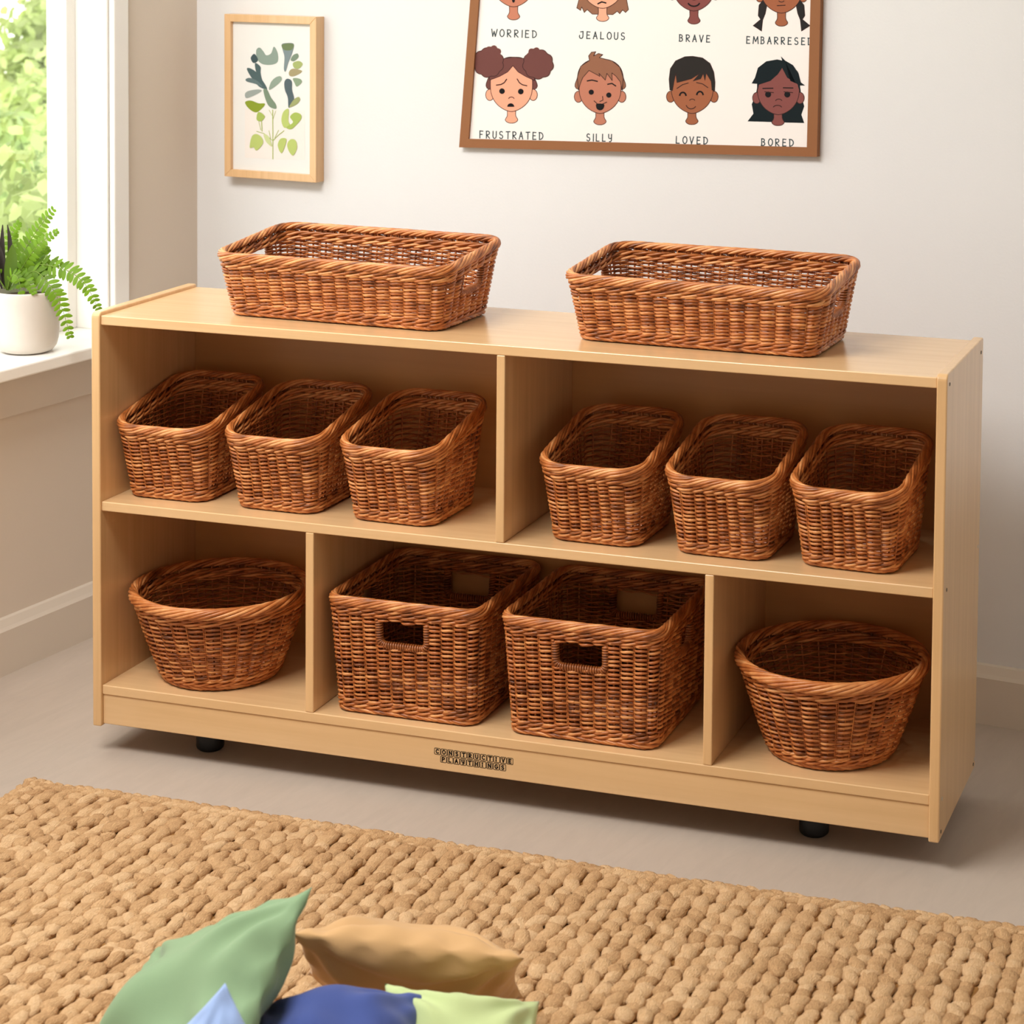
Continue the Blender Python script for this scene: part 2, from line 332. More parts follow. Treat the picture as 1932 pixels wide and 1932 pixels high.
# stamped maker's mark on the kick board: toy-block letters
mb = MB(); yf = YR+0.0022-0.0003
A0 = at_axis((819, 1411), 1, yf); A1 = at_axis((968.5, 1437), 1, yf)
def stamp(word, x, z, cw):
    for ch in word:
        q = cw*0.44; cx, cz = x+cw/2, z
        fr = [(cx-q, cz-q*.8), (cx-q, cz+q*.8), (cx-q*.8, cz+q), (cx+q*.8, cz+q), (cx+q, cz+q*.8), (cx+q, cz-q*.8), (cx+q*.8, cz-q), (cx-q*.8, cz-q), (cx-q, cz-q*.8)]
        for st, w in ([(fr, cw*.085)]):
            V, F = ribbon(st, w); mb.add([(v[0], yf, v[1]) for v in V], F, 0, False)
        lw, lh = cw*.46, cw*.52
        for st in HAND[ch]:
            for sub in strokes(st):
                V, F = ribbon([(cx-lw*.45+p[0]*lw, cz-lh/2+p[1]*lh) for p in sub], cw*.16); mb.add([(v[0], yf, v[1]) for v in V], F, 0, False)
            if ch in 'TIRNHPLVEY':
                for p in (st[0], st[-1]):     # slab serifs
                    if p[1] in (0, 1):
                        V, F = ribbon([(cx-lw*.45+p[0]*lw-cw*.1, cz-lh/2+p[1]*lh), (cx-lw*.45+p[0]*lw+cw*.1, cz-lh/2+p[1]*lh)], cw*.08); mb.add([(v[0], yf, v[1]) for v in V], F, 0, False)
        x += cw
cw = (A1[0]-A0[0])/12
zc = at_axis((825, 1417.5), 1, yf)[2]
stamp('CONSTRUCTIVE', A0[0], zc, cw); stamp('PLAYTHINGS', A0[0]+cw*0.93, zc-cw*1.04, cw)
lg = mb.build('maker_mark', M['ink'], sh); lg['label'] = 'black stamped lettering in toy block letters'

# ------------------------------------------------------------------ wicker baskets
def rr(u, hx, hy, rad, nx, ny, nc):
    """rounded rectangle walked counter-clockwise; u counts stakes. returns xy, outward normal"""
    n = 2*nx+2*ny+4*nc; u = np.mod(u, n); xy = np.zeros((len(u), 2)); nm = np.zeros((len(u), 2))
    lx, ly = hx-rad, hy-rad
    segs = [('l', nx, (-lx, -hy), (lx, -hy), (0, -1)), ('c', nc, (lx, -ly), -90), ('l', ny, (hx, -ly), (hx, ly), (1, 0)), ('c', nc, (lx, ly), 0),
            ('l', nx, (lx, hy), (-lx, hy), (0, 1)), ('c', nc, (-lx, ly), 90), ('l', ny, (-hx, ly), (-hx, -ly), (-1, 0)), ('c', nc, (-lx, -ly), 180)]
    s = 0
    for g in segs:
        m = (u >= s) & (u < s+g[1]); t = ((u-s)/g[1])[m]
        if g[0] == 'l':
            a, b = np.array(g[2]), np.array(g[3]); xy[m] = a+(b-a)*t[:, None]; nm[m] = g[4]
        else:
            an = np.radians(g[3]+90*t); d = np.stack([np.cos(an), np.sin(an)], 1); xy[m] = np.array(g[2])+rad*d; nm[m] = d
        s += g[1]
    return xy, nm

class Basket:
    def __init__(s, bx, by, tx, ty, rb, rt, hf, hb, nx, ny, nc, rnd=False, bulge=0.0):
        s.__dict__.update(locals()); s.N = nx if rnd else 2*nx+2*ny+4*nc
    def pos(s, u, v, off=0.0, dz=0.0):
        u = np.atleast_1d(np.asarray(u, float)); v = np.broadcast_to(np.asarray(v, float), u.shape)
        if s.rnd:
            a = u/s.N*2*PI-PI/2; d = np.stack([np.cos(a), np.sin(a)], 1); r = s.bx+(s.tx-s.bx)*(v+s.bulge*v*(1-v)*4)
            xy = d*r[:, None]; nm = d; H = np.full(len(u), s.hf)
        else:
            A, na = rr(u, s.bx, s.by, s.rb, s.nx, s.ny, s.nc); B, nb = rr(u, s.tx, s.ty, s.rt, s.nx, s.ny, s.nc)
            vv = (v+s.bulge*v*(1-v)*4)[:, None]; xy = A+(B-A)*vv; nm = nb
            q = np.clip((B[:, 1]/s.ty+1)/2, 0, 1); H = s.hf+(s.hb-s.hf)*q
        off = np.broadcast_to(np.asarray(off, float), u.shape); dz = np.broadcast_to(np.asarray(dz, float), u.shape)
        z = v*H+dz
        P = np.concatenate([xy+nm*off[:, None], z[:, None]], 1); Nn = np.concatenate([nm, np.zeros((len(u), 1))], 1)
        return P, Nn

def make_basket(name, label, cat, group, b, rows, rod, stake, rim=(0.0050, 0.0060, 0.0025), holes=(), top_wale=2, bot_wale=2, wz=0.0066, lab=None):
    root = thing(name, label, cat, (0, 0, 0), 0, group)
    Hm = (b.hf+b.hb)/2; A = rod*1.1+stake*1.0
    v0 = (0.006+wz*bot_wale)/Hm; v1 = 1-(rim[1]*1.0+wz*top_wale)/Hm
    def in_hole(u, v):
        for uc, hu, va, vb in holes:
            d = (u-uc+b.N/2) % b.N-b.N/2
            if abs(d) < hu and va < v < vb: return True
        return False
    # weavers
    mb = MB(); per = 10
    for j in range(rows):
        v = v0+(v1-v0)*(j+0.5)/rows
        hs = [(uc, hu) for uc, hu, va, vb in holes if va < v < vb]
        if hs:
            runs = []; cuts = sorted((uc % b.N, hu) for uc, hu in hs)
            for i, (uc, hu) in enumerate(cuts):
                nu = cuts[(i+1) % len(cuts)]; e = nu[0]+(b.N if i == len(cuts)-1 else 0)
                runs.append((uc+hu, e-nu[1]))
        else:
            st = random.randrange(b.N); k = random.choice((2, 3)); cut = [st+round(b.N*i/k) for i in range(k+1)]; cut[-1] = st+b.N
            runs = [(cut[i]-0.12, cut[i+1]+0.12) for i in range(k)]
        for a, e in runs:
            n = max(6, int((e-a)*per)); u = np.linspace(a, e, n)
            w = np.cos(PI*(u+j)); off = A*np.sign(w)*np.abs(w)**0.8
            jit = 0.0004*np.sin(u*0.9+j*2.1)+0.0003*np.sin(u*2.3+j)+0.00055*np.sin(PI*(u+j)*2+0.6)*(w > 0)
            P, Nn = b.pos(u, v, off, jit)
            r = rod*(0.46+0.45*np.clip(w+0.1, 0, 1)**0.8)*(1+0.09*math.sin(j*1.7)+0.06*np.sin(u*0.7+j*3.3))
            mb.tube(P, r, (0, 0, 1), 6)
    mb.build('woven_side', M['willow'], root)
    # upright stakes, in pairs
    mb = MB()
    for i in range(b.N):
        for du, of, sr in ((0.0, 0.0, stake), (0.46, 0.0013, stake*0.62), (0.56, 0.0011, stake*0.5)):
            vs = np.linspace(0.02, 0.99, 26); keep = np.array([not in_hole(i+du, q) for q in vs])
            k0 = 0
            while k0 < len(vs):
                if not keep[k0]: k0 += 1; continue
                k1 = k0
                while k1+1 < len(vs) and keep[k1+1]: k1 += 1
                if k1-k0 >= 1:
                    P, Nn = b.pos(np.full(k1-k0+1, i+du), vs[k0:k1+1], of); mb.tube(P, sr, Nn[0], 6)
                k0 = k1+1
    mb.build('upright_stakes', M['willow'], root)
    # helper for twisted borders
    def twist(mb, v, dz, an, az, r, span, ph0, ph1, per_stake=1.0, core=0.0, n=18):
        cnt = int(round(b.N*per_stake))
        if core:
            u = np.linspace(0, b.N, b.N*4, endpoint=False); P, Nn = b.pos(u, v, 0, dz); mb.tube(P, core, (0, 0, 1), 6, closed=True)
        for k in range(cnt):
            t = np.linspace(0, 1, n); u = k/per_stake+random.uniform(-.08, .08)+span*t; ph = np.radians(ph0+(ph1-ph0)*t)
            P, Nn = b.pos(u, v, an*np.cos(ph), dz+az*np.sin(ph))
            rad = r*random.uniform(.88, 1.1)*np.clip(np.minimum(t, 1-t)*6+0.35, 0, 1)
            mb.tube(P, rad, (0, 0, 1) if True else Nn, 7)
    def wale(mb, zoff_top, v, an, az, r, n3=3):
        for k in range(3):
            u = np.linspace(0, b.N, b.N*8, endpoint=False); cyc = round(b.N/3)
            ph = 2*PI*(u*cyc/b.N)+k*2*PI/3
            P, Nn = b.pos(u, v+zoff_top/Hm, an*np.cos(ph), az*np.sin(ph)); mb.tube(P, r, (0, 0, 1), 6, closed=True)
    mb = MB()
    an, az, rr_ = rim
    twist(mb, 1.0, -az*0.6, an, az, rr_, 0.105/b.pitch, -75, 195, per_stake=b.pitch/0.0158, core=an*0.62, n=22)
    for q in range(top_wale): wale(mb, -az*1.65-wz*(q+0.35), 1.0, 0.0046, 0.0024, 0.00235)
    mb.build('braided_rim', M['willow_rim'], root)
    mb = MB()
    twist(mb, 0.0, 0.0056, 0.0038, 0.0028, 0.0022, 3.2*0.021/b.pitch, 150, -60, per_stake=b.pitch/0.013, core=0.0022)
    for q in range(bot_wale): wale(mb, 0.0105+wz*(q+0.3), 0.0, 0.0044, 0.0022, 0.0023)
    mb.build('woven_foot', M['willow_rim'], root)
    # woven base inside
    mb = MB(); y = -b.by+0.006
    while y < b.by-0.004:
        if b.rnd: hw = math.sqrt(max(1e-6, (b.bx-0.003)**2-y*y))
        else:
            e = abs(y)-(b.by-b.rb); hw = b.bx-0.003-(b.rb-math.sqrt(max(0, b.rb**2-e*e)) if e > 0 else 0)
        x = np.linspace(-hw, hw, 24); mb.tube(np.stack([x, np.full(24, y), 0.0062+0.0012*np.sin(x*150+y*600)], 1), 0.0026, (0, 0, 1), 6); y += 0.0048
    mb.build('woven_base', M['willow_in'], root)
    # wrapped handle openings
    for uc, hu, va, vb in holes:
        mb = MB(); c = 0.35
        path = [(uc-hu, vb+0.02), (uc-hu, va+(vb-va)*.3)]+[(uc-hu+hu*.28*(1-math.cos(t)), va+(vb-va)*.3*(1-math.sin(t))) for t in np.linspace(0.2, PI/2, 5)]
        path += [(2*uc-a, q) for a, q in path[::-1]]
        pu = np.array([p[0] for p in path]); pv = np.array([p[1] for p in path])
        P0, _ = b.pos(pu, pv); L = np.concatenate([[0], np.cumsum(np.linalg.norm(np.diff(P0, axis=0), axis=1))]); n = 160
        l = np.linspace(0, L[-1], n); u = np.interp(l, L, pu); v = np.interp(l, L, pv); P, Nn = b.pos(u, v)
        mb.tube(P, 0.0042, Nn, 8)
        T = np.gradient(P, axis=0); T /= np.linalg.norm(T, axis=1, keepdims=True); Bn = np.cross(T, Nn)
        m = 900; li = np.linspace(0, L[-1], m); f = lambda Q: np.stack([np.interp(li, l, Q[:, i]) for i in range(3)], 1)
        ang = li/0.0040*2*PI; H = f(P)+0.0046*(np.cos(ang)[:, None]*f(Nn)+np.sin(ang)[:, None]*f(Bn))
        mb.tube(H, 0.0019, f(T), 6)
        mb.build('handle_wrap', M['willow_rim'], root)
    return root

def spec(**k):
    b = Basket(**{q: v for q, v in k.items() if q != 'pitch'}); b.pitch = k['pitch']; return b

# two long trays on top
tray = spec(bx=0.180, by=0.086, tx=0.199, ty=0.106, rb=0.022, rt=0.032, hf=0.098, hb=0.119, nx=14, ny=6, nc=2, pitch=0.0265)
hol_t = ((14+2+3, 1.55, 0.47, 0.76), (14+2+6+2+14+2+2.5, 1.5, 0.50, 0.80))
t1 = make_basket('wicker_tray', 'long shallow wicker tray with end handles on the left half of the shelf top', 'basket', 'long wicker trays on the shelf top', tray, 24, 0.0027, 0.0015, holes=hol_t)
t1.location = (0.385, 0.158, ZT); t1.rotation_euler = (0, 0, -0.045)
copy_thing(t1, (0.966, 0.163, ZT), -0.035, 'long shallow wicker tray with end handles on the right half of the shelf top')
# six small bins, fronts cut lower
bin_ = spec(bx=0.066, by=0.078, tx=0.0812, ty=0.108, rb=0.024, rt=0.042, hf=0.119, hb=0.163, nx=5, ny=6, nc=2, pitch=0.0195)
b1 = make_basket('wicker_bin', 'small scoop-front wicker bin beside the left end panel, upper left compartment', 'basket', 'small scoop-front wicker bins on the middle shelf', bin_, 28, 0.0024, 0.0014)
labs = ['small scoop-front wicker bin beside the left end panel, upper left compartment', 'small scoop-front wicker bin in the middle of the upper left compartment',
        'small scoop-front wicker bin left of the upper divider, upper left compartment', 'small scoop-front wicker bin right of the upper divider, upper right compartment',
        'small scoop-front wicker bin in the middle of the upper right compartment', 'small scoop-front wicker bin beside the right end panel, upper right compartment']
spots = [(0.1045, 0.126, 0.0), (0.2980, 0.124, -0.012), (0.4970, 0.122, -0.03), (0.8225, 0.124, -0.02), (1.0190, 0.122, -0.02), (1.2080, 0.122, -0.045)]
for i, (x, y, a) in enumerate(spots):
    if i == 0: b1.location = (x, y, ZM); b1.rotation_euler = (0, 0, a)
    else: copy_thing(b1, (x, y, ZM), a, labs[i])
# two big storage baskets with wrapped hand holes
big = spec(bx=0.112, by=0.117, tx=0.1225, ty=0.133, rb=0.020, rt=0.026, hf=0.180, hb=0.180, nx=9, ny=10, nc=2, pitch=0.0215)
NB = big.N
hol_b = ((4.58, 1.86, 0.63, 0.835), (9+2+10+2+4.42, 1.86, 0.63, 0.835), (9+2+5, 1.5, 0.63, 0.835), (9+2+10+2+9+2+5, 1.5, 0.63, 0.835))
g1 = make_basket('storage_basket', 'large square wicker basket with hand holes, beside the left lower divider', 'basket', 'large wicker storage baskets in the lower middle compartment', big, 42, 0.0025, 0.0015, holes=hol_b, rim=(0.0050, 0.0062, 0.0026))
g1.location = (0.5255, 0.1462, ZL); g1.rotation_euler = (0, 0, 0.006)
copy_thing(g1, (0.8110, 0.1462, ZL), 0.004, 'large square wicker basket with hand holes, beside the right lower divider')
# two round bowls
bowl = spec(bx=0.088, by=0.088, tx=0.1365, ty=0.1365, rb=0, rt=0, hf=0.141, hb=0.141, nx=30, ny=0, nc=0, rnd=True, bulge=0.03, pitch=0.0235)
w1 = make_basket('wicker_bowl', 'round flared wicker bowl in the lower left compartment', 'basket', 'round wicker bowls on the bottom shelf', bowl, 27, 0.0026, 0.0015, rim=(0.0056, 0.0072, 0.0028), top_wale=2, bot_wale=2)
w1.location = (0.1605, 0.119, ZL)
copy_thing(w1, (1.166, 0.128, ZL), 0.4, 'round flared wicker bowl in the lower right compartment')

# ------------------------------------------------------------------ jute rug
rug = thing('jute_rug', 'chunky braided jute rug on the floor in front of the shelf', 'rug', (0, 0, 0))
RX0, RX1, RY0, RY1 = -0.008, 1.75, -1.22, -0.150
mb = MB(); mb.box((RX0+0.006, RY0+0.01, 0.0), (RX1-0.034, RY1-0.006, 0.006)); mb.build('rug_backing', M['jute_base'], rug)
def lump_mesh(k=8, m=6):
    V = []
    for i in range(1, m):
        a = PI*i/m
        for j in range(k): t = 2*PI*j/k; V.append((math.sin(a)*math.cos(t), -math.cos(a), math.sin(a)*math.sin(t)))
    V = [(0, -1, 0)]+V+[(0, 1, 0)]; F = []
    for j in range(k): F.append((0, 1+j, 1+(j+1) % k)); F.append((len(V)-1, 1+(m-2)*k+(j+1) % k, 1+(m-2)*k+j))
    for i in range(m-2):
        for j in range(k): F.append((1+i*k+j, 1+(i+1)*k+j, 1+(i+1)*k+(j+1) % k, 1+i*k+(j+1) % k))
    return np.array(V), F
LV, LF = lump_mesh()
def lump(mb, c, sx, sy, sz, yaw):
    V = LV*np.array([sx, sy, sz])
    V *= (1+0.16*np.sin(LV@np.array(rng.normal(0, 2.2, 3))+rng.uniform(0, 6)))[:, None]
    cs, sn = math.cos(yaw), math.sin(yaw); X = V[:, 0]*cs-V[:, 1]*sn; Y = V[:, 0]*sn+V[:, 1]*cs
    mb.add(np.stack([X, Y, V[:, 2]], 1)+np.array(c), LF, 0, True)
mb = MB(); pit = 0.0235; nrow = int((RX1-RX0-0.02)/pit)
for i in range(nrow):
    x = RX0+0.024+i*pit; y = RY1-0.018-(0.008 if i % 2 else 0); k = 0
    while y > RY0+0.012:
        lump(mb, (x+rng.normal(0, .0016), y, 0.0078+rng.normal(0, .0012)), 0.0126*rng.uniform(.9, 1.08), 0.0205*rng.uniform(.85, 1.2), 0.0070*rng.uniform(.85, 1.15), 0.27*(-1)**k+rng.normal(0, .13))
        y -= 0.0175*rng.uniform(.9, 1.1); k += 1
mb.build('woven_body', M['jute'], rug)
mb = MB(); x = RX0; k = 0
while x < RX1-0.035:
    wob = 0.003*math.sin(x*5)
    lump(mb, (x, RY1-0.004+wob, 0.0085), 0.0085, 0.016, 0.0080, 1.15+rng.normal(0, .15)); lump(mb, (x+0.008, RY1-0.013+wob, 0.0095), 0.0085, 0.016, 0.0080, -1.15+rng.normal(0, .15)); x += 0.0165
y = RY1
while y > RY0:
    lump(mb, (RX0+0.002, y, 0.0085), 0.0085, 0.016, 0.0080, 0.4+rng.normal(0, .15)); lump(mb, (RX0+0.012, y-0.008, 0.0095), 0.0085, 0.016, 0.0080, -0.4+rng.normal(0, .15)); y -= 0.0165
mb.build('braided_edge', M['jute'], rug)

# ------------------------------------------------------------------ cushions
def fabric(name, rgb, sheen=0.2):
    m = plain(name, rgb, 0.8, 0.25, var=0.03, nscale=14, bump=0.12, bscale=900, sheen=sheen); return m
def cushion(label, rgb, c, ax, ay, w, h, th, seed, name='cushion', wr=1.0, sag=0.0):
    """pillow: c centre, ax/ay in-plane unit axes, w/h side lengths, th full thickness"""
    r = np.random.default_rng(seed); ax = np.array(ax, float); ax /= np.linalg.norm(ax); ay = np.array(ay, float); ay -= ax*(ay@ax); ay /= np.linalg.norm(ay); an = np.cross(ax, ay)
    n = 56; g = np.linspace(-1, 1, n); U, Vv = np.meshgrid(g, g, indexing='ij')
    prof = np.clip((1-np.abs(U)**2.4)*(1-np.abs(Vv)**2.4), 0, 1)**0.72
    px = U*(1-0.085*(1-Vv**2)*np.abs(U)**2); py = Vv*(1-0.085*(1-U**2)*np.abs(Vv)**2)
    wrn = np.zeros_like(U)
    for q in range(7):
        a = r.uniform(0, 2*PI); k = r.uniform(3, 8); d = math.cos(a)*U+math.sin(a)*Vv; e = -math.sin(a)*U+math.cos(a)*Vv
        wrn += r.uniform(.3, 1)*np.sin(k*d+r.uniform(0, 6)+1.3*np.sin(2*e+r.uniform(0, 6)))*np.exp(-((e-r.uniform(-.6, .6))/.5)**2)
    for cu, cv in ((1, 1), (1, -1), (-1, 1), (-1, -1)):      # folds radiating from the corners
        dx, dy = U-cu, Vv-cv; rr0 = np.hypot(dx, dy); an0 = np.arctan2(dy, dx)
        wrn += 1.5*np.sin(an0*r.uniform(9, 13)+r.uniform(0, 6))*np.exp(-((rr0-.55)/.38)**2)
    edge = np.sin(U*17+seed)*np.abs(Vv)**4+np.sin(Vv*16+seed*2)*np.abs(U)**4
    V = []
    for sgn in (1, -1):
        Z = sgn*(prof*th/2+(0.0036*wr*wrn*prof+0.0028*wr*edge*(1-prof)*np.minimum(prof*6, 1)))
        V.append(np.array(c)+px[..., None]*ax*w/2+py[..., None]*ay*h/2+Z[..., None]*an)
    V = [v.reshape(-1, 3) for v in V]; F = []
    for i in range(n-1):
        for j in range(n-1):
            F.append((i*n+j, (i+1)*n+j, (i+1)*n+j+1, i*n+j+1)); o = n*n; F.append((o+i*n+j, o+i*n+j+1, o+(i+1)*n+j+1, o+(i+1)*n+j))
    mb = MB(); mb.add(np.concatenate(V), F, 0, True)
    col = name
    o = mb.build(name, fabric(col+'_fabric_%d' % seed, rgb))
    bm = bmesh.new(); bm.from_mesh(o.data); bmesh.ops.remove_doubles(bm, verts=bm.verts, dist=1e-5); bmesh.ops.recalc_face_normals(bm, faces=bm.faces); bm.to_mesh(o.data); bm.free()
    for p in o.data.polygons: p.use_smooth = True
    # put the origin at the base
    cc = np.array(c); o.data.transform(Matrix.Translation(Vector(-cc))); o.location = Vector(cc)
    tag(o, label, 'cushion', 'scatter cushions on the jute rug'); return o
def cam_dir(x, y, z): return x*CR+y*CU+z*CF
def rdir(px, up=0.0):
    d = ray(px); return d/np.linalg.norm(d)+CU*up
gTL, gTR, gBL = at_depth((290, 1797), 2.46), at_depth((585, 1680), 2.33), at_depth((122, 2161), 2.27)
cushion('sage green cushion standing on its edge, tallest of the cushion pile', (134, 162, 124), (gTR+gBL)/2, gTR-gTL, gTL-gBL, 0.272, 0.240, 0.10, 3, wr=2.0)
tN0, tN1, tF = at_depth((549, 1760), 2.42), at_depth((989, 1808), 2.42), at_depth((785, 1862), 2.60)
tm = (tN0+tN1)/2
cushion('tan cushion lying tilted behind the dark blue cushion', (206, 164, 114), (tm+tF)/2, tN1-tN0, tF-tm, float(np.linalg.norm(tN1-tN0)), float(np.linalg.norm(tF-tm)), 0.088, 11, wr=1.7)
cushion('light blue cushion corner pointing up in front of the green cushion', (160, 186, 234), at_depth((384, 2118), 2.115), cam_dir(0.75, 0.62, 0.1), cam_dir(-0.62, 0.72, 0.35), 0.18, 0.18, 0.06, 21)
cushion('dark blue cushion between the light blue and pale green cushions', (66, 84, 150), at_depth((622, 2006), 2.27), cam_dir(0.99, 0.10, 0.0), cam_dir(-0.05, 0.35, 0.9), 0.195, 0.165, 0.135, 31, wr=1.3)
cushion('pale green cushion in front of the tan cushion', (196, 212, 152), at_depth((868, 2010), 2.315), cam_dir(0.95, -0.20, 0.2), cam_dir(0.1, 0.5, 0.8), 0.175, 0.17, 0.11, 41, wr=1.3)

# ------------------------------------------------------------------ emotions poster
POFF = 0.014
post = thing('emotions_poster', 'brown framed poster of cartoon children naming feelings, above the shelf', 'poster', tuple(room((0.95, 0, 0.92))))
PINV = post.matrix_world
def wl(x, z, off): return room((x, -off, z)) - np.array(post.location)
def flip(l): return l
Q = dict(bl=wall_pt((866, 278), POFF), br=wall_pt((1541, 296), POFF), tl=wall_pt((887, 0), POFF), tr=wall_pt((1548, 0), POFF))
def ext(a, b, k): return (a[0]+(b[0]-a[0])*k, a[1]+(b[1]-a[1])*k)
KT = 1.62
TL, TR = ext(Q['bl'], Q['tl'], KT), ext(Q['br'], Q['tr'], KT); BL, BR = Q['bl'], Q['br']
def bil(s, t):
    a = ext(BL, BR, s); b2 = ext(TL, TR, s); return ext(a, b2, t)
M['pframe'] = plain('flat_brown_frame', (142, 92, 56), 0.6, 0.3)
M['paper'] = plain('poster_paper', (236, 230, 226), 0.7, 0.2)
fs, ft = 0.0265, 0.0365
mb = MB()
def slab(mb, quad, o0, o1):
    V = [wl(p[0], p[1], o) for o in (o0, o1) for p in quad]
    mb.add(V, [(0, 1, 2, 3)[::-1], (4, 5, 6, 7), (0, 1, 5, 4), (1, 2, 6, 5), (2, 3, 7, 6), (3, 0, 4, 7)], 0, False)
for q in ([(0, 0), (1, 0), (1-fs, ft), (fs, ft)], [(fs, 1-ft), (1-fs, 1-ft), (1, 1), (0, 1)], [(0, 0), (fs, ft), (fs, 1-ft), (0, 1)], [(1-fs, ft), (1, 0), (1, 1), (1-fs, 1-ft)]):
    slab(mb, [bil(*p) for p in q], 0.0, POFF)
mb.build('poster_frame', M['pframe'], post)
mb = MB(); slab(mb, [bil(fs*.9, ft*.9), bil(1-fs*.9, ft*.9), bil(1-fs*.9, 1-ft*.9), bil(fs*.9, 1-ft*.9)], 0.002, 0.0095); mb.build('poster_sheet', M['paper'], post)
SO = 0.0096
def zp(x, y, layer, o=SO):       # poster drawing coordinates -> wall
    a = wall_pt((840+x/2.542, y/2.542), o); return wl(a[0], a[1], o+layer*0.00003)
INKS = {}
def ink(rgb):
    if rgb not in INKS: INKS[rgb] = plain('print_ink_%d' % len(INKS), rgb, 0.75, 0.15)
    return INKS[rgb]
LINE = (58, 36, 34); DK = (24, 22, 24)
class Draw:
    def __init__(s): s.mb = MB(); s.mats = []; s.l = 0
    def mi(s, rgb):
        m = ink(rgb)
        if m not in s.mats: s.mats.append(m)
        return s.mats.index(m)
    def fill(s, pts, rgb, line=None, w=3.0):
        s.l += 1; s.mb.poly([zp(x, y, s.l) for x, y in pts][::-1], s.mi(rgb))
        if line: s.stroke(list(pts)+[pts[0]], line, w)
    def stroke(s, pts, rgb, w=4.0):
        s.l += 1
        for sub in strokes(list(pts)):
            V, F = ribbon(sub, w)
            if len(F): s.mb.add([zp(v[0], v[1], s.l) for v in V], [f[::-1] for f in F], s.mi(rgb), False)
    def done(s, name): return s.mb.build(name, s.mats, post)
def ell(cx, cy, rx, ry, a0=0, a1=360, n=28): return [(cx+rx*math.cos(math.radians(a)), cy+ry*math.sin(math.radians(a))) for a in np.linspace(a0, a1, n)][:(n-1 if abs(a1-a0) >= 360 else n)]
def spline(pts, n=6):
    P = np.array(pts, float); k = len(P); out = []
    for i in range(k):
        p0, p1, p2, p3 = P[(i-1) % k], P[i], P[(i+1) % k], P[(i+2) % k]
        for t in np.linspace(0, 1, n, endpoint=False):
            out.append(tuple(0.5*((2*p1)+(-p0+p2)*t+(2*p0-5*p1+4*p2-p3)*t*t+(-p0+3*p1-3*p2+p3)*t**3)))
    return out
def neck(d, cx, cy, skin):
    d.fill(spline([(cx-18, cy-60), (cx+18, cy-60), (cx+20, cy-10), (cx+30, cy+12), (cx+14, cy+26), (cx-14, cy+26), (cx-30, cy+12), (cx-20, cy-10)], 4), skin, LINE)
def face(d, cx, cy, skin, rx=100):   # cy = eye line
    for s in (-1, 1): d.fill(ell(cx+s*104*rx/100, cy+18, 20, 27), skin, LINE)
    d.fill(spline([(cx-rx, cy-60), (cx-rx*.9, cy-110), (cx-rx*.4, cy-140), (cx+rx*.4, cy-140), (cx+rx*.9, cy-110), (cx+rx, cy-60), (cx+rx*.96, cy+15), (cx+rx*.62, cy+70), (cx, cy+98), (cx-rx*.62, cy+70), (cx-rx*.96, cy+15)], 5), skin, LINE)
def cloud(cx, cy, r, n=9, ph=0.0): return [(cx+(r+7*abs(math.sin(n*a/2+ph)))*math.cos(a), cy+(r*.96+7*abs(math.sin(n*a/2+ph)))*math.sin(a)) for a in np.linspace(0, 2*PI, 60, endpoint=False)]
# --- frustrated: two hair buns
d = Draw(); hair = (108, 66, 62); sk = (232, 162, 134)
d.fill(spline([(212, 430), (212, 360), (235, 310), (290, 278), (330, 274), (372, 280), (412, 316), (426, 365), (426, 430)]), hair, LINE)
neck(d, 318, 563, sk); face(d, 318, 437, sk)
d.fill([(325, 315), (300, 345), (262, 366), (214, 384), (208, 350), (230, 305), (285, 280), (330, 274), (380, 280), (420, 310), (432, 352), (428, 386), (385, 366), (350, 345)], hair, LINE)
d.fill(cloud(208, 300, 68), hair, LINE); d.fill(cloud(228, 258, 36, 7), hair); d.fill(cloud(446, 308, 68, 9, .8), hair, LINE); d.fill(cloud(432, 268, 36, 7), hair)
for x, y in ((273, 437), (363, 439)): d.fill(ell(x, y, 13.5, 13.5), DK)
d.stroke([(246, 408), (268, 405), (284, 396), (295, 380)], LINE, 5); d.stroke([(346, 379), (356, 396), (370, 406), (392, 411)], LINE, 5)
d.stroke(ell(318, 474, 13, 9, 190, 350, 8), LINE, 3.5); d.fill(ell(315, 512, 17, 17, 180, 360, 12), DK)
d.done('printed_face')['label'] = 'girl with two brown hair buns and a worried frown'
# --- silly: brown fringe
d = Draw(); hair = (142, 96, 74); sk = (182, 118, 96)
d.fill(spline([(640, 430), (634, 370), (650, 320), (690, 290), (745, 282), (800, 292), (838, 322), (854, 370), (848, 430)]), hair, LINE)
neck(d, 742, 571, sk); face(d, 743, 446, sk)
d.fill([(640, 432), (634, 370), (650, 318), (692, 290), (688, 268), (702, 250), (722, 248), (712, 268), (735, 256), (756, 262), (740, 276), (800, 292), (838, 322), (854, 372), (850, 434), (840, 392), (820, 366), (800, 350), (801, 386), (776, 352), (768, 384), (738, 352), (742, 366), (690, 338), (660, 372), (648, 402)], hair, LINE)
for x, y in ((701, 442), (785, 456)): d.fill(ell(x, y, 12.5, 12.5), DK)
d.stroke([(682, 388), (704, 384), (730, 390)], DK, 6); d.stroke([(780, 404), (800, 400), (818, 412)], DK, 6)
d.stroke([(755, 462), (757, 480), (742, 487)], LINE, 3.5); d.stroke([(715, 484), (730, 498), (752, 500), (775, 490)], LINE, 4)
d.fill(spline([(726, 498), (762, 500), (758, 522), (742, 529), (727, 520)], 4), DK)
d.done('printed_face')['label'] = 'boy with a brown fringe and a cheeky open smile'
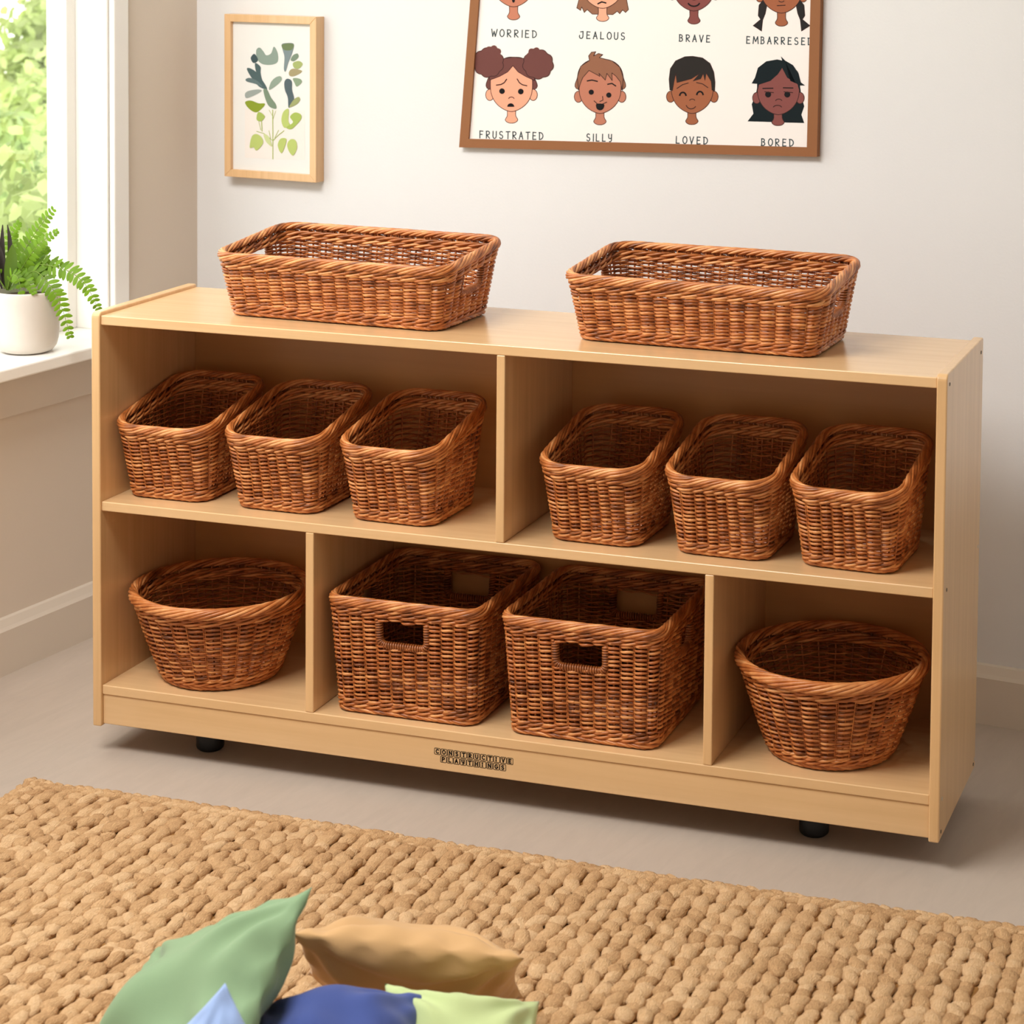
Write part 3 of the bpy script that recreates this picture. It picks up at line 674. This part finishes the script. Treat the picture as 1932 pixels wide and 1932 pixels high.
# --- loved: short black hair
d = Draw(); hair = (42, 38, 36); sk = (154, 94, 66)
neck(d, 1183, 570, sk); face(d, 1185, 446, sk)
d.fill([(1090, 434), (1078, 432), (1074, 380), (1080, 330), (1105, 292), (1150, 272), (1188, 270), (1235, 278), (1270, 304), (1288, 345), (1294, 395), (1292, 438), (1280, 432), (1276, 390), (1252, 350), (1246, 384), (1238, 352), (1225, 378), (1190, 388), (1222, 352), (1180, 378), (1112, 396), (1106, 352), (1098, 390)], hair, LINE)
for x, y in ((1140, 456), (1222, 452)): d.stroke(ell(x, y+4, 15, 17, 190, 350, 10), DK, 8)
d.stroke([(1112, 424), (1138, 406), (1166, 398)], LINE, 4); d.stroke([(1206, 396), (1234, 402), (1260, 420)], LINE, 4)
d.stroke(ell(1185, 484, 13, 9, 200, 340, 8), LINE, 3.5); d.stroke(ell(1180, 500, 24, 22, 30, 165, 10), LINE, 4)
d.done('printed_face')['label'] = 'boy with short black hair and closed smiling eyes'
# --- bored: long black hair
d = Draw(); hair = (20, 30, 34); sk = (130, 76, 72)
d.fill([(1500, 400), (1488, 460), (1470, 500), (1478, 545), (1450, 582), (1560, 585), (1640, 588), (1722, 590), (1708, 550), (1722, 510), (1708, 460), (1700, 400)], hair)
neck(d, 1596, 575, sk); face(d, 1598, 452, sk)
d.fill([(1500, 432), (1496, 402), (1470, 400), (1486, 372), (1500, 325), (1540, 294), (1592, 285), (1616, 290), (1610, 270), (1630, 290), (1668, 312), (1694, 350), (1706, 395), (1726, 410), (1702, 410), (1698, 434), (1690, 404), (1660, 384), (1650, 352), (1655, 388), (1682, 400), (1640, 372), (1616, 326), (1596, 356), (1560, 388), (1505, 406)], hair)
for x, y in ((1549, 453), (1641, 453)):
    d.fill(ell(x, y, 14.5, 14.5), DK); d.stroke([(x-16, y-13), (x+26, y-9)], LINE, 4)
d.stroke([(1524, 424), (1572, 423)], DK, 5); d.stroke([(1622, 421), (1668, 422)], DK, 5)
d.stroke(ell(1600, 484, 15, 9, 190, 350, 8), LINE, 3.5); d.stroke(ell(1594, 516, 20, 11, 195, 345, 8), LINE, 4)
d.done('printed_face')['label'] = 'girl with long black hair and a bored look'
# --- upper row (only chins and necks show below the frame of the photo)
def toprow(cx, ny, skin, hair, label, kind):
    d = Draw(); cy = ny-133
    if kind == 'bob': d.fill([(cx-105, cy-60), (cx-110, cy+40), (cx-124, cy+96), (cx-106, cy+108), (cx-100, cy+92), (cx-88, cy+118), (cx-74, cy+104), (cx-50, cy+126), (cx+50, cy+128), (cx+70, cy+112), (cx+82, cy+124), (cx+96, cy+106), (cx+110, cy+118), (cx+124, cy+104), (cx+112, cy+40), (cx+105, cy-60)], hair, LINE)
    if kind == 'plaits':
        for s in (-1, 1):
            d.fill([(cx+s*84, cy+30), (cx+s*108, cy+60), (cx+s*112, cy+110), (cx+s*100, cy+128), (cx+s*136, cy+158), (cx+s*96, cy+184), (cx+s*90, cy+130), (cx+s*78, cy+100), (cx+s*70, cy+60)], hair, LINE)
    neck(d, cx, ny, skin); face(d, cx, cy, skin)
    d.fill(spline([(cx-100, cy-20), (cx-110, cy-70), (cx-85, cy-130), (cx-30, cy-160), (cx+30, cy-160), (cx+85, cy-130), (cx+110, cy-70), (cx+100, cy-20), (cx+88, cy-66), (cx+40, cy-96), (cx-40, cy-92), (cx-88, cy-62)], 4), hair, LINE)
    for s in (-1, 1): d.fill(ell(cx+s*42, cy, 13, 13), DK); d.stroke([(cx+s*24, cy-34), (cx+s*44, cy-42), (cx+s*66, cy-34)], LINE, 5)
    d.stroke(ell(cx, cy+36, 13, 9, 20, 160, 8), LINE, 3.5)
    if kind == 'short': d.fill(ell(cx, cy+66, 7, 12), DK)
    elif kind == 'bob': d.stroke([(cx-22, cy+76), (cx-4, cy+67), (cx+16, cy+72)], DK, 7)
    elif kind == 'brave': d.stroke(ell(cx, cy+55, 28, 20, 20, 160, 10), DK, 7)
    else: d.stroke([(cx-20, cy+62), (cx+18, cy+60)], LINE, 4)
    d.done('printed_face')['label'] = label
toprow(328, 68, (190, 122, 98), (60, 40, 34), 'worried face at the top left of the sheet', 'short')
toprow(755, 75, (232, 164, 136), (142, 98, 76), 'jealous face framed by a brown bob', 'bob')
toprow(1193, 88, (128, 72, 68), (34, 28, 28), 'brave face with a smile', 'brave')
toprow(1613, 98, (156, 94, 66), (40, 38, 38), 'embarrassed face with two black plaits', 'plaits')
TXT = (66, 78, 82)
def caption(word, x0, y0, x1, y1, h):     # baseline from (x0,y0) to (x1,y1), drawing units
    d = Draw(); n = len(word); wid = [0.5 if c == 'I' else 1.15 if c in 'WM' else 1.0 for c in word]; tot = sum(wid); L = math.hypot(x1-x0, y1-y0); ux, uy = (x1-x0)/L, (y1-y0)/L; t = 0
    for c, w in zip(word, wid):
        cwid = L/tot*w; gw = cwid*0.66
        for st in HAND[c]:
            d.stroke([(x0+ux*(t+p[0]*gw)-uy*p[1]*h*-1*0+uy*p[1]*h, y0+uy*(t+p[0]*gw)-p[1]*h) for p in st], TXT, 5.2); d.l -= 1
        t += cwid
    o = d.done('printed_caption'); o['label'] = 'caption reading '+word
caption('WORRIED', 222, 174, 452, 182, 34); caption('JEALOUS', 644, 184, 876, 191, 33); caption('BRAVE', 1122, 198, 1284, 203, 32); caption('EMBARRESED', 1444, 208, 1772, 216, 33)
caption('FRUSTRATED', 164, 662, 482, 670, 34); caption('SILLY', 678, 676, 812, 679, 34); caption('LOVED', 1106, 687, 1272, 692, 33); caption('BORED', 1516, 698, 1684, 702, 33)

# ------------------------------------------------------------------ framed botanical print
pic = thing('botanical_picture', 'light wood framed print of grey and lime green leaves hung by the window corner', 'picture', tuple(room((0.19, 0, 0.98))))
def pl(x, z, off): return room((x, -off, z)) - np.array(pic.location)
fx0, fx1, fz0, fz1, fd, fw = 0.0852, 0.2965, 0.8258, 1.1395, 0.027, 0.0145
M['oak'] = wood('pale_oak_frame', (220, 178, 130), 'Z', var=0.12, scale=1.6)
def slab2(mb, quad, o0, o1):
    V = [pl(p[0], p[1], o) for o in (o0, o1) for p in quad]
    mb.add(V, [(0, 1, 2, 3)[::-1], (4, 5, 6, 7), (0, 1, 5, 4), (1, 2, 6, 5), (2, 3, 7, 6), (3, 0, 4, 7)], 0, False)
for q in ([(fx0, fz0), (fx1, fz0), (fx1-fw, fz0+fw), (fx0+fw, fz0+fw)], [(fx0+fw, fz1-fw), (fx1-fw, fz1-fw), (fx1, fz1), (fx0, fz1)], [(fx0, fz0), (fx0+fw, fz0+fw), (fx0+fw, fz1-fw), (fx0, fz1)], [(fx1-fw, fz0+fw), (fx1, fz0), (fx1, fz1), (fx1-fw, fz1-fw)]):
    mb = MB(); slab2(mb, q, 0.0, fd); mb.build('frame_rail', M['oak'], pic, bevel=0.0008)
mb = MB(); e = 0.012; slab2(mb, [(fx0+e, fz0+e), (fx1-e, fz0+e), (fx1-e, fz1-e), (fx0+e, fz1-e)], 0.004, 0.019); mb.build('picture_mount', plain('mount_board', (226, 224, 221), 0.8, 0.2), pic)
PO = 0.0192
def bp(x, y, layer):
    a = wall_pt((410+x/5.52, 10+y/5.52), PO); return pl(a[0], a[1], PO+layer*0.00003)
PR = MB(); PRm = []; lay = [0]
def pfill(pts, rgb, sp=True):
    lay[0] += 1; m = ink(rgb)
    if m not in PRm: PRm.append(m)
    PR.poly([bp(x, y, lay[0]) for x, y in (spline(pts, 5) if sp else pts)][::-1], PRm.index(m))
def pstroke(pts, rgb, w):
    lay[0] += 1; m = ink(rgb)
    if m not in PRm: PRm.append(m)
    V, F = ribbon(pts, w); PR.add([bp(v[0], v[1], lay[0]) for v in V], [f[::-1] for f in F], PRm.index(m), False)
pfill([(287, 1080), (912, 1095), (912, 1612), (287, 1588)], (230, 222, 216), False)
G1, G2, G3, L1, L2, OL = (124, 142, 132), (78, 96, 98), (98, 114, 116), (178, 192, 112), (160, 178, 92), (134, 150, 50)
pfill([(405, 470), (440, 440), (480, 480), (510, 520), (560, 500), (590, 430), (630, 500), (628, 590), (560, 620), (470, 612), (415, 560)], (136, 152, 142))
pfill([(350, 540), (385, 505), (420, 550), (418, 585), (380, 602), (355, 575)], (66, 82, 86)); pfill([(395, 600), (450, 640), (452, 700), (470, 780), (520, 870), (490, 860), (430, 740), (400, 680)], G2)
pfill([(310, 670), (330, 652), (400, 690), (470, 780), (518, 870), (440, 850), (360, 760)], G2); pfill([(296, 770), (340, 756), (420, 790), (470, 850), (400, 820), (310, 795)], G3)
pfill([(480, 880), (520, 880), (560, 960), (610, 1030), (612, 1078), (550, 1060), (510, 1000)], (120, 138, 118)); pfill([(290, 920), (330, 890), (430, 876), (460, 896), (360, 950), (300, 966)], (150, 158, 154))
pfill([(290, 1010), (350, 992), (430, 1020), (496, 1024), (470, 1070), (405, 1116), (330, 1076)], OL); pfill([(540, 880), (560, 800), (610, 750), (660, 740), (670, 780), (610, 840)], (140, 156, 142))
pfill([(672, 405), (735, 392), (798, 405), (780, 500), (740, 600), (712, 690), (694, 660), (700, 540), (680, 460)], (122, 136, 140)); pfill([(674, 412), (735, 396), (796, 408), (778, 462), (720, 470), (684, 452)], (108, 122, 88))
pfill([(764, 570), (790, 520), (836, 502), (846, 540), (800, 580)], (120, 138, 120)); pfill([(790, 600), (850, 580), (890, 612), (850, 660), (800, 650)], (158, 170, 110)); pfill([(750, 690), (790, 660), (880, 680), (860, 710), (790, 740), (752, 730)], (160, 148, 112))
pfill([(790, 760), (860, 765), (882, 800), (830, 846), (806, 810)], (134, 152, 126)); pfill([(700, 800), (730, 764), (776, 790), (780, 880), (800, 960), (795, 1020), (745, 1066), (735, 960), (705, 880)], (84, 98, 104))
pfill([(750, 1060), (800, 980), (850, 954), (862, 990), (820, 1036)], (152, 158, 108))
pstroke([(580, 1600), (580, 1330), (578, 1090)], L2, 8); pstroke([(580, 1410), (640, 1350), (696, 1306)], L2, 7); pstroke([(580, 1410), (490, 1336), (410, 1312)], L2, 6); pstroke([(468, 1310), (462, 1200)], L2, 8); pstroke([(455, 1300), (434, 1210)], L2, 5); pstroke([(580, 1190), (610, 1100)], L2, 4); pstroke([(576, 1150), (540, 1090)], L2, 4); pstroke([(600, 1380), (640, 1300)], L2, 5); pstroke([(556, 1380), (540, 1306)], L2, 5)
pfill([(412, 1190), (430, 1110), (498, 1155), (460, 1206)], L2); pfill([(670, 1200), (690, 1110), (745, 1080), (742, 1200), (760, 1250), (700, 1274)], L1); pfill([(760, 1160), (810, 1116), (870, 1135), (876, 1180), (830, 1240), (770, 1290), (720, 1270), (790, 1220)], L2)
pfill([(340, 1480), (360, 1370), (405, 1340), (460, 1370), (480, 1430), (440, 1490), (405, 1510), (380, 1478)], L1); pfill([(486, 1340), (540, 1370), (572, 1470), (510, 1420)], (196, 204, 150))
pfill([(632, 1460), (660, 1390), (720, 1390), (710, 1460), (670, 1540)], L1); pfill([(732, 1440), (770, 1394), (820, 1410), (832, 1490), (790, 1564), (744, 1510)], L1)
PR.build('leaf_print', PRm, pic)

# ------------------------------------------------------------------ potted fern on the sill
def on_sill(px, z=0.557):
    return at_axis(px, 2, z)
pc = room((0.004, -0.485, 0.557))
fern = thing('potted_fern', 'green fern in a white ceramic pot on the window sill', 'plant', tuple(pc))
mb = MB(); mb.lathe([(0.0, 0.001), (0.036, 0.001), (0.044, 0.004), (0.0505, 0.012), (0.0535, 0.024), (0.0560, 0.060), (0.0580, 0.100), (0.0588, 0.108), (0.0580, 0.1105), (0.0556, 0.1105), (0.0545, 0.108), (0.0535, 0.092), (0.0, 0.092)], 56); mb.build('plant_pot', M['pot'], fern)
mb = MB(); mb.lathe([(0.0536, 0.097), (0.04, 0.099), (0.02, 0.101), (0.0, 0.1015)], 40); mb.build('potting_soil', M['soil'], fern)
def leafmat(name, rgb, tr=0.35):
    m, nt, b, out = new_mat(name); c = lin(rgb); b.inputs['Roughness'].default_value = 0.5; b.inputs['Specular IOR Level'].default_value = 0.3
    g = N(nt, 'ShaderNodeNewGeometry'); rp = N(nt, 'ShaderNodeValToRGB'); nt.links.new(g.outputs['Random Per Island'], rp.inputs[0]); e = rp.color_ramp.elements
    e[0].color = tuple(x*0.72 for x in c)+(1,); e[1].color = tuple(min(1, x*1.25) for x in c)+(1,); nt.links.new(rp.outputs[0], b.inputs['Base Color'])
    t = N(nt, 'ShaderNodeBsdfTranslucent'); mx = N(nt, 'ShaderNodeMixShader'); mx.inputs[0].default_value = tr; nt.links.new(rp.outputs[0], t.inputs[0])
    nt.links.new(b.outputs[0], mx.inputs[1]); nt.links.new(t.outputs[0], mx.inputs[2]); nt.links.new(mx.outputs[0], out.inputs[0]); return m
M['fern'] = leafmat('fern_green', (108, 146, 22), .3); M['rachis'] = plain('fern_stem', (110, 136, 40), 0.6); M['dleaf'] = leafmat('dark_purple_leaf', (52, 44, 40), 0.15); M['gleaf'] = leafmat('deep_green_leaf', (84, 110, 30), .25)
ZPOT = float((pc-CAM)@CF)
def frond(pts, n_leaf=15, ln=0.026, seed=0, wd=0.0086, droop=0.25):
    """pts: control points as drafting px with a depth offset; pinnae along both sides"""
    r = np.random.default_rng(seed); K = np.array([at_depth(p[:2], ZPOT+p[2]) for p in pts])-pc; k = len(K); t = np.linspace(0, k-1, 60)
    P = np.zeros((60, 3))
    for i, q in enumerate(t):
        a = min(int(q), k-2); f = q-a; p0, p1, p2, p3 = K[max(a-1, 0)], K[a], K[a+1], K[min(a+2, k-1)]
        P[i] = .5*((2*p1)+(-p0+p2)*f+(2*p0-5*p1+4*p2-p3)*f*f+(-p0+3*p1-3*p2+p3)*f**3)
    T = np.gradient(P, axis=0); T /= np.linalg.norm(T, axis=1, keepdims=True)
    mb = MB(); mb.tube(P, np.linspace(0.0013, 0.0004, 60), CF, 5, mat=1)
    view = -CF*0.9+np.array([0, 0, 0.45]); view /= np.linalg.norm(view)
    for i in range(n_leaf):
        f = 0.22+0.78*i/(n_leaf-1); j = min(59, int(f*59)); S = np.cross(T[j], view); S /= np.linalg.norm(S); env = math.sin(PI*min(1, (1-f)*0.9+0.12)*0.5+0.0)**0.7*min(1, (f-.12)*6)
        for s in (-1, 1):
            L = ln*max(0.16, env)*r.uniform(.88, 1.08); d = S*s*0.93+T[j]*0.36; d[2] -= droop*0.3; d /= np.linalg.norm(d); nrm = np.cross(d, T[j]); nrm /= np.linalg.norm(nrm)
            wv = np.cross(nrm, d); w = wd*(0.55+0.45*env)*r.uniform(.9, 1.1); cup = nrm*s*0.15*L*r.uniform(.2, 1.0)
            st = [(0, .32), (.18, .85), (.45, 1.0), (.72, .85), (.92, .45), (1.0, .08)]
            V = []
            for q, ww in st:
                c0 = P[j]+d*L*q-cup*q*q; V += [c0+wv*w*.5*ww, c0+nrm*0.0006*s, c0-wv*w*.5*ww]
            F = []
            for q in range(len(st)-1):
                a = q*3; F += [(a, a+1, a+4, a+3), (a+1, a+2, a+5, a+4)]
            mb.add(V, F, 0, True)
    mb.build('frond', [M['fern'], M['rachis']], fern)
B_ = (18, 545, 0.0)
frond([B_, (38, 490, -.005), (66, 440, -.01), (100, 396, -.015)], 16, .026, 1)
frond([(22, 542, -.01), (45, 500, -.02), (72, 462, -.03), (107, 437, -.03)], 14, .020, 2)
frond([(25, 545, -.01), (60, 502, -.02), (120, 508, -.035), (160, 536, -.045), (185, 582, -.05)], 19, .024, 3)
frond([(25, 545, -.02), (62, 512, -.03), (95, 540, -.045), (118, 585, -.05), (132, 634, -.055)], 17, .024, 4)
frond([B_, (55, 520, -.03), (85, 500, -.02), (118, 498, 0)], 13, .020, 5)
frond([B_, (30, 500, 0.01), (20, 450, .02), (36, 420, .02)], 13, .020, 6)
frond([B_, (-10, 500, 0), (-45, 470, 0), (-80, 470, .0)], 14, .024, 7)
frond([(10, 545, -.02), (-20, 510, -.03), (-60, 540, -.05), (-85, 600, -.05)], 16, .024, 8)
frond([B_, (40, 520, 0.02), (70, 480, .03), (92, 470, .04)], 13, .020, 9)
frond([(20, 545, -.03), (35, 525, -.045), (52, 530, -.055), (64, 552, -.06)], 10, .018, 10)
frond([(15, 545, -.03), (22, 520, -.05), (34, 525, -.06), (42, 560, -.063)], 9, .016, 12)
def broad(pts, w, mat, name='leaf'):
    K = np.array([at_depth(p[:2], ZPOT+p[2]) for p in pts])-pc; T = K[-1]-K[0]; S = np.cross(T, CF); S /= np.linalg.norm(S); mb = MB(); V = []; F = []
    for i, q in enumerate(np.linspace(0, 1, 9)):
        c = (1-q)**2*K[0]+2*q*(1-q)*K[1]+q*q*K[-1]; ww = w*math.sin(PI*min(.98, q*.92+.05))**.8; V += [c+S*ww, c-CF*ww*-.25, c-S*ww]
        if i: a = (i-1)*3; F += [(a, a+1, a+4, a+3), (a+1, a+2, a+5, a+4)]
    mb.add(V, F, 0, True); mb.build(name, mat, fern)
broad([(8, 545, 0), (2, 490, -.01), (5, 424, -.01)], .0055, M['dleaf']); broad([(12, 545, 0), (26, 480, -.01), (14, 424, -.015)], .005, M['dleaf']); broad([(4, 545, -.02), (-12, 500, -.03), (-14, 450, -.02)], .006, M['dleaf']); broad([(10, 545, -.01), (6, 505, -.02), (-2, 460, -.02)], .007, M['dleaf'])
broad([(14, 548, -.03), (22, 500, -.04), (24, 462, -.04)], .011, M['gleaf']); broad([(18, 548, -.04), (40, 520, -.05), (38, 556, -.062)], .008, M['gleaf'])

# ------------------------------------------------------------------ garden outside the window
M['bush'] = leafmat('garden_leaf_yellow_green', (196, 208, 142), .45); M['bush2'] = leafmat('garden_leaf_green', (164, 186, 116), .4); M['bark'] = plain('bark', (110, 92, 70), .9); M['lawn'] = plain('lawn_grass', (140, 170, 80), .95, .1, var=.2, nscale=6)
def shrub(name, label, loc, rad, hgt, n, lf, mat, seed, trunk=0.3):
    r = np.random.default_rng(seed); root = thing(name, label, 'shrub' if 'shrub' in name else 'tree', tuple(loc), 0)
    mb = MB(); blobs = [(r.normal(0, .42, 3)*np.array([rad, rad, hgt*.45])+np.array([0, 0, hgt*.55+trunk]), r.uniform(.35, .6)*rad) for _ in range(16)]
    for c, br in blobs:
        for _ in range(n//16):
            d = r.normal(0, 1, 3); d /= np.linalg.norm(d); p = c+d*br*r.uniform(.55, 1.08); p[2] = max(p[2], 0.03)
            a = r.normal(0, 1, 3); a /= np.linalg.norm(a); nn = d+r.normal(0, .5, 3); nn /= np.linalg.norm(nn); b_ = np.cross(nn, a); b_ /= np.linalg.norm(b_)+1e-9; a = np.cross(b_, nn); L = lf*r.uniform(.6, 1.3)
            V = [p-a*L*.5, p-a*L*.15+b_*L*.24+nn*L*.05, p+a*L*.2+b_*L*.2+nn*L*.04, p+a*L*.5, p+a*L*.2-b_*L*.2+nn*L*.04, p-a*L*.15-b_*L*.24+nn*L*.05]
            mb.add(V, [(0, 1, 2, 3), (0, 3, 4, 5)], 0, True)
    mb.build('foliage', mat, root)
    mb = MB()
    for q in range(4):
        t = np.linspace(0, 1, 8); a = r.uniform(0, 6.28); P = np.stack([.35*rad*t*math.cos(a)*t, .35*rad*t*math.sin(a)*t, t*(trunk+hgt*.6)], 1); mb.tube(P, np.linspace(.035, .012, 8)*rad*1.2, (1, .2, 0), 7)
    mb.build('trunk', M['bark'], root)
def out_at(px, z): X = at_depth(px, z); return X
mb = MB(); mb.box((-14, -6, -0.3), (-0.14, 12, -0.25)); lawn = mb.build('lawn_1', M['lawn']); lawn['kind'] = 'structure'; lawn.matrix_world = RM
for (px, z, rad, hgt, n, lf, mat, sd, tr, nm, lb) in (
    ((118, 300), 6.4, .48, .76, 5200, .070, 'bush', 1, .05, 'garden_shrub', 'yellow-green leafy shrub outside the window, beside the window frame'),
    ((-25, 300), 8.0, .60, .60, 5200, .075, 'bush2', 2, .05, 'garden_shrub', 'mid green shrub outside the window behind the fern'),
    ((60, 520), 4.9, .40, .42, 3200, .055, 'bush2', 3, .0, 'garden_shrub', 'low green shrub outside, just above the window sill'),
    ((138, 200), 10.2, .55, 1.0, 3600, .085, 'bush', 4, .15, 'garden_tree', 'pale leafy tree behind the shrubs outside the window')):
    X = out_at(px, z); shrub(nm, lb, (X[0], X[1], -0.25), rad, hgt, n, lf, M[mat], sd, tr)

# ------------------------------------------------------------------ light
w = bpy.data.worlds.new('daylight'); sc.world = w; w.use_nodes = True; nt = w.node_tree; nt.nodes.clear()
bg = N(nt, 'ShaderNodeBackground'); wo = N(nt, 'ShaderNodeOutputWorld'); nt.links.new(bg.outputs[0], wo.inputs[0])
bg.inputs[0].default_value = (1.0, 0.985, 0.96, 1); bg.inputs[1].default_value = 3.3
def area(name, loc, tgt, sx, sy, e, col):
    l = bpy.data.lights.new(name, 'AREA'); l.shape = 'RECTANGLE'; l.size = sx; l.size_y = sy; l.energy = e; l.color = col
    o = bpy.data.objects.new(name, l); C.objects.link(o); o.location = loc
    o.rotation_euler = (Vector(tgt)-Vector(loc)).to_track_quat('-Z', 'Y').to_euler(); return o
area('ceiling_lamp', (0.18, -1.15, 2.44), (0.45, -0.35, 0.0), 1.2, 0.9, 81, (1.0, 0.98, 0.95))
pt = area('window_portal', tuple(room((-0.145, (WY0+WY1)/2, (WZ0+WZ1)/2))), tuple(room((1, (WY0+WY1)/2, (WZ0+WZ1)/2))), WY1-WY0, WZ1-WZ0, 1, (1, 1, 1)); pt.data.cycles.is_portal = True

# ------------------------------------------------------------------ camera
cd = bpy.data.cameras.new('camera'); co = bpy.data.objects.new('camera', cd); C.objects.link(co)
cd.sensor_width = 36; cd.sensor_fit = 'HORIZONTAL'; cd.lens = FPX/1932*36; cd.shift_x = (966-PPX)/1932; cd.shift_y = (PPY-966)/1932
co.matrix_world = Matrix(((CR[0], CU[0], -CF[0], CAM[0]), (CR[1], CU[1], -CF[1], CAM[1]), (CR[2], CU[2], -CF[2], CAM[2]), (0, 0, 0, 1)))
cd.clip_start = 0.05; cd.dof.use_dof = True; cd.dof.focus_distance = 3.35; cd.dof.aperture_fstop = 10.0
sc.camera = co
sc.view_settings.view_transform = 'Standard'; sc.view_settings.look = 'None'; sc.view_settings.gamma = 1.0; sc.view_settings.exposure = 0.0; sc.view_settings.use_curve_mapping = False
sc.cycles.use_denoising = True
sc.cycles.max_bounces = 8; sc.cycles.diffuse_bounces = 5; sc.cycles.transparent_max_bounces = 16
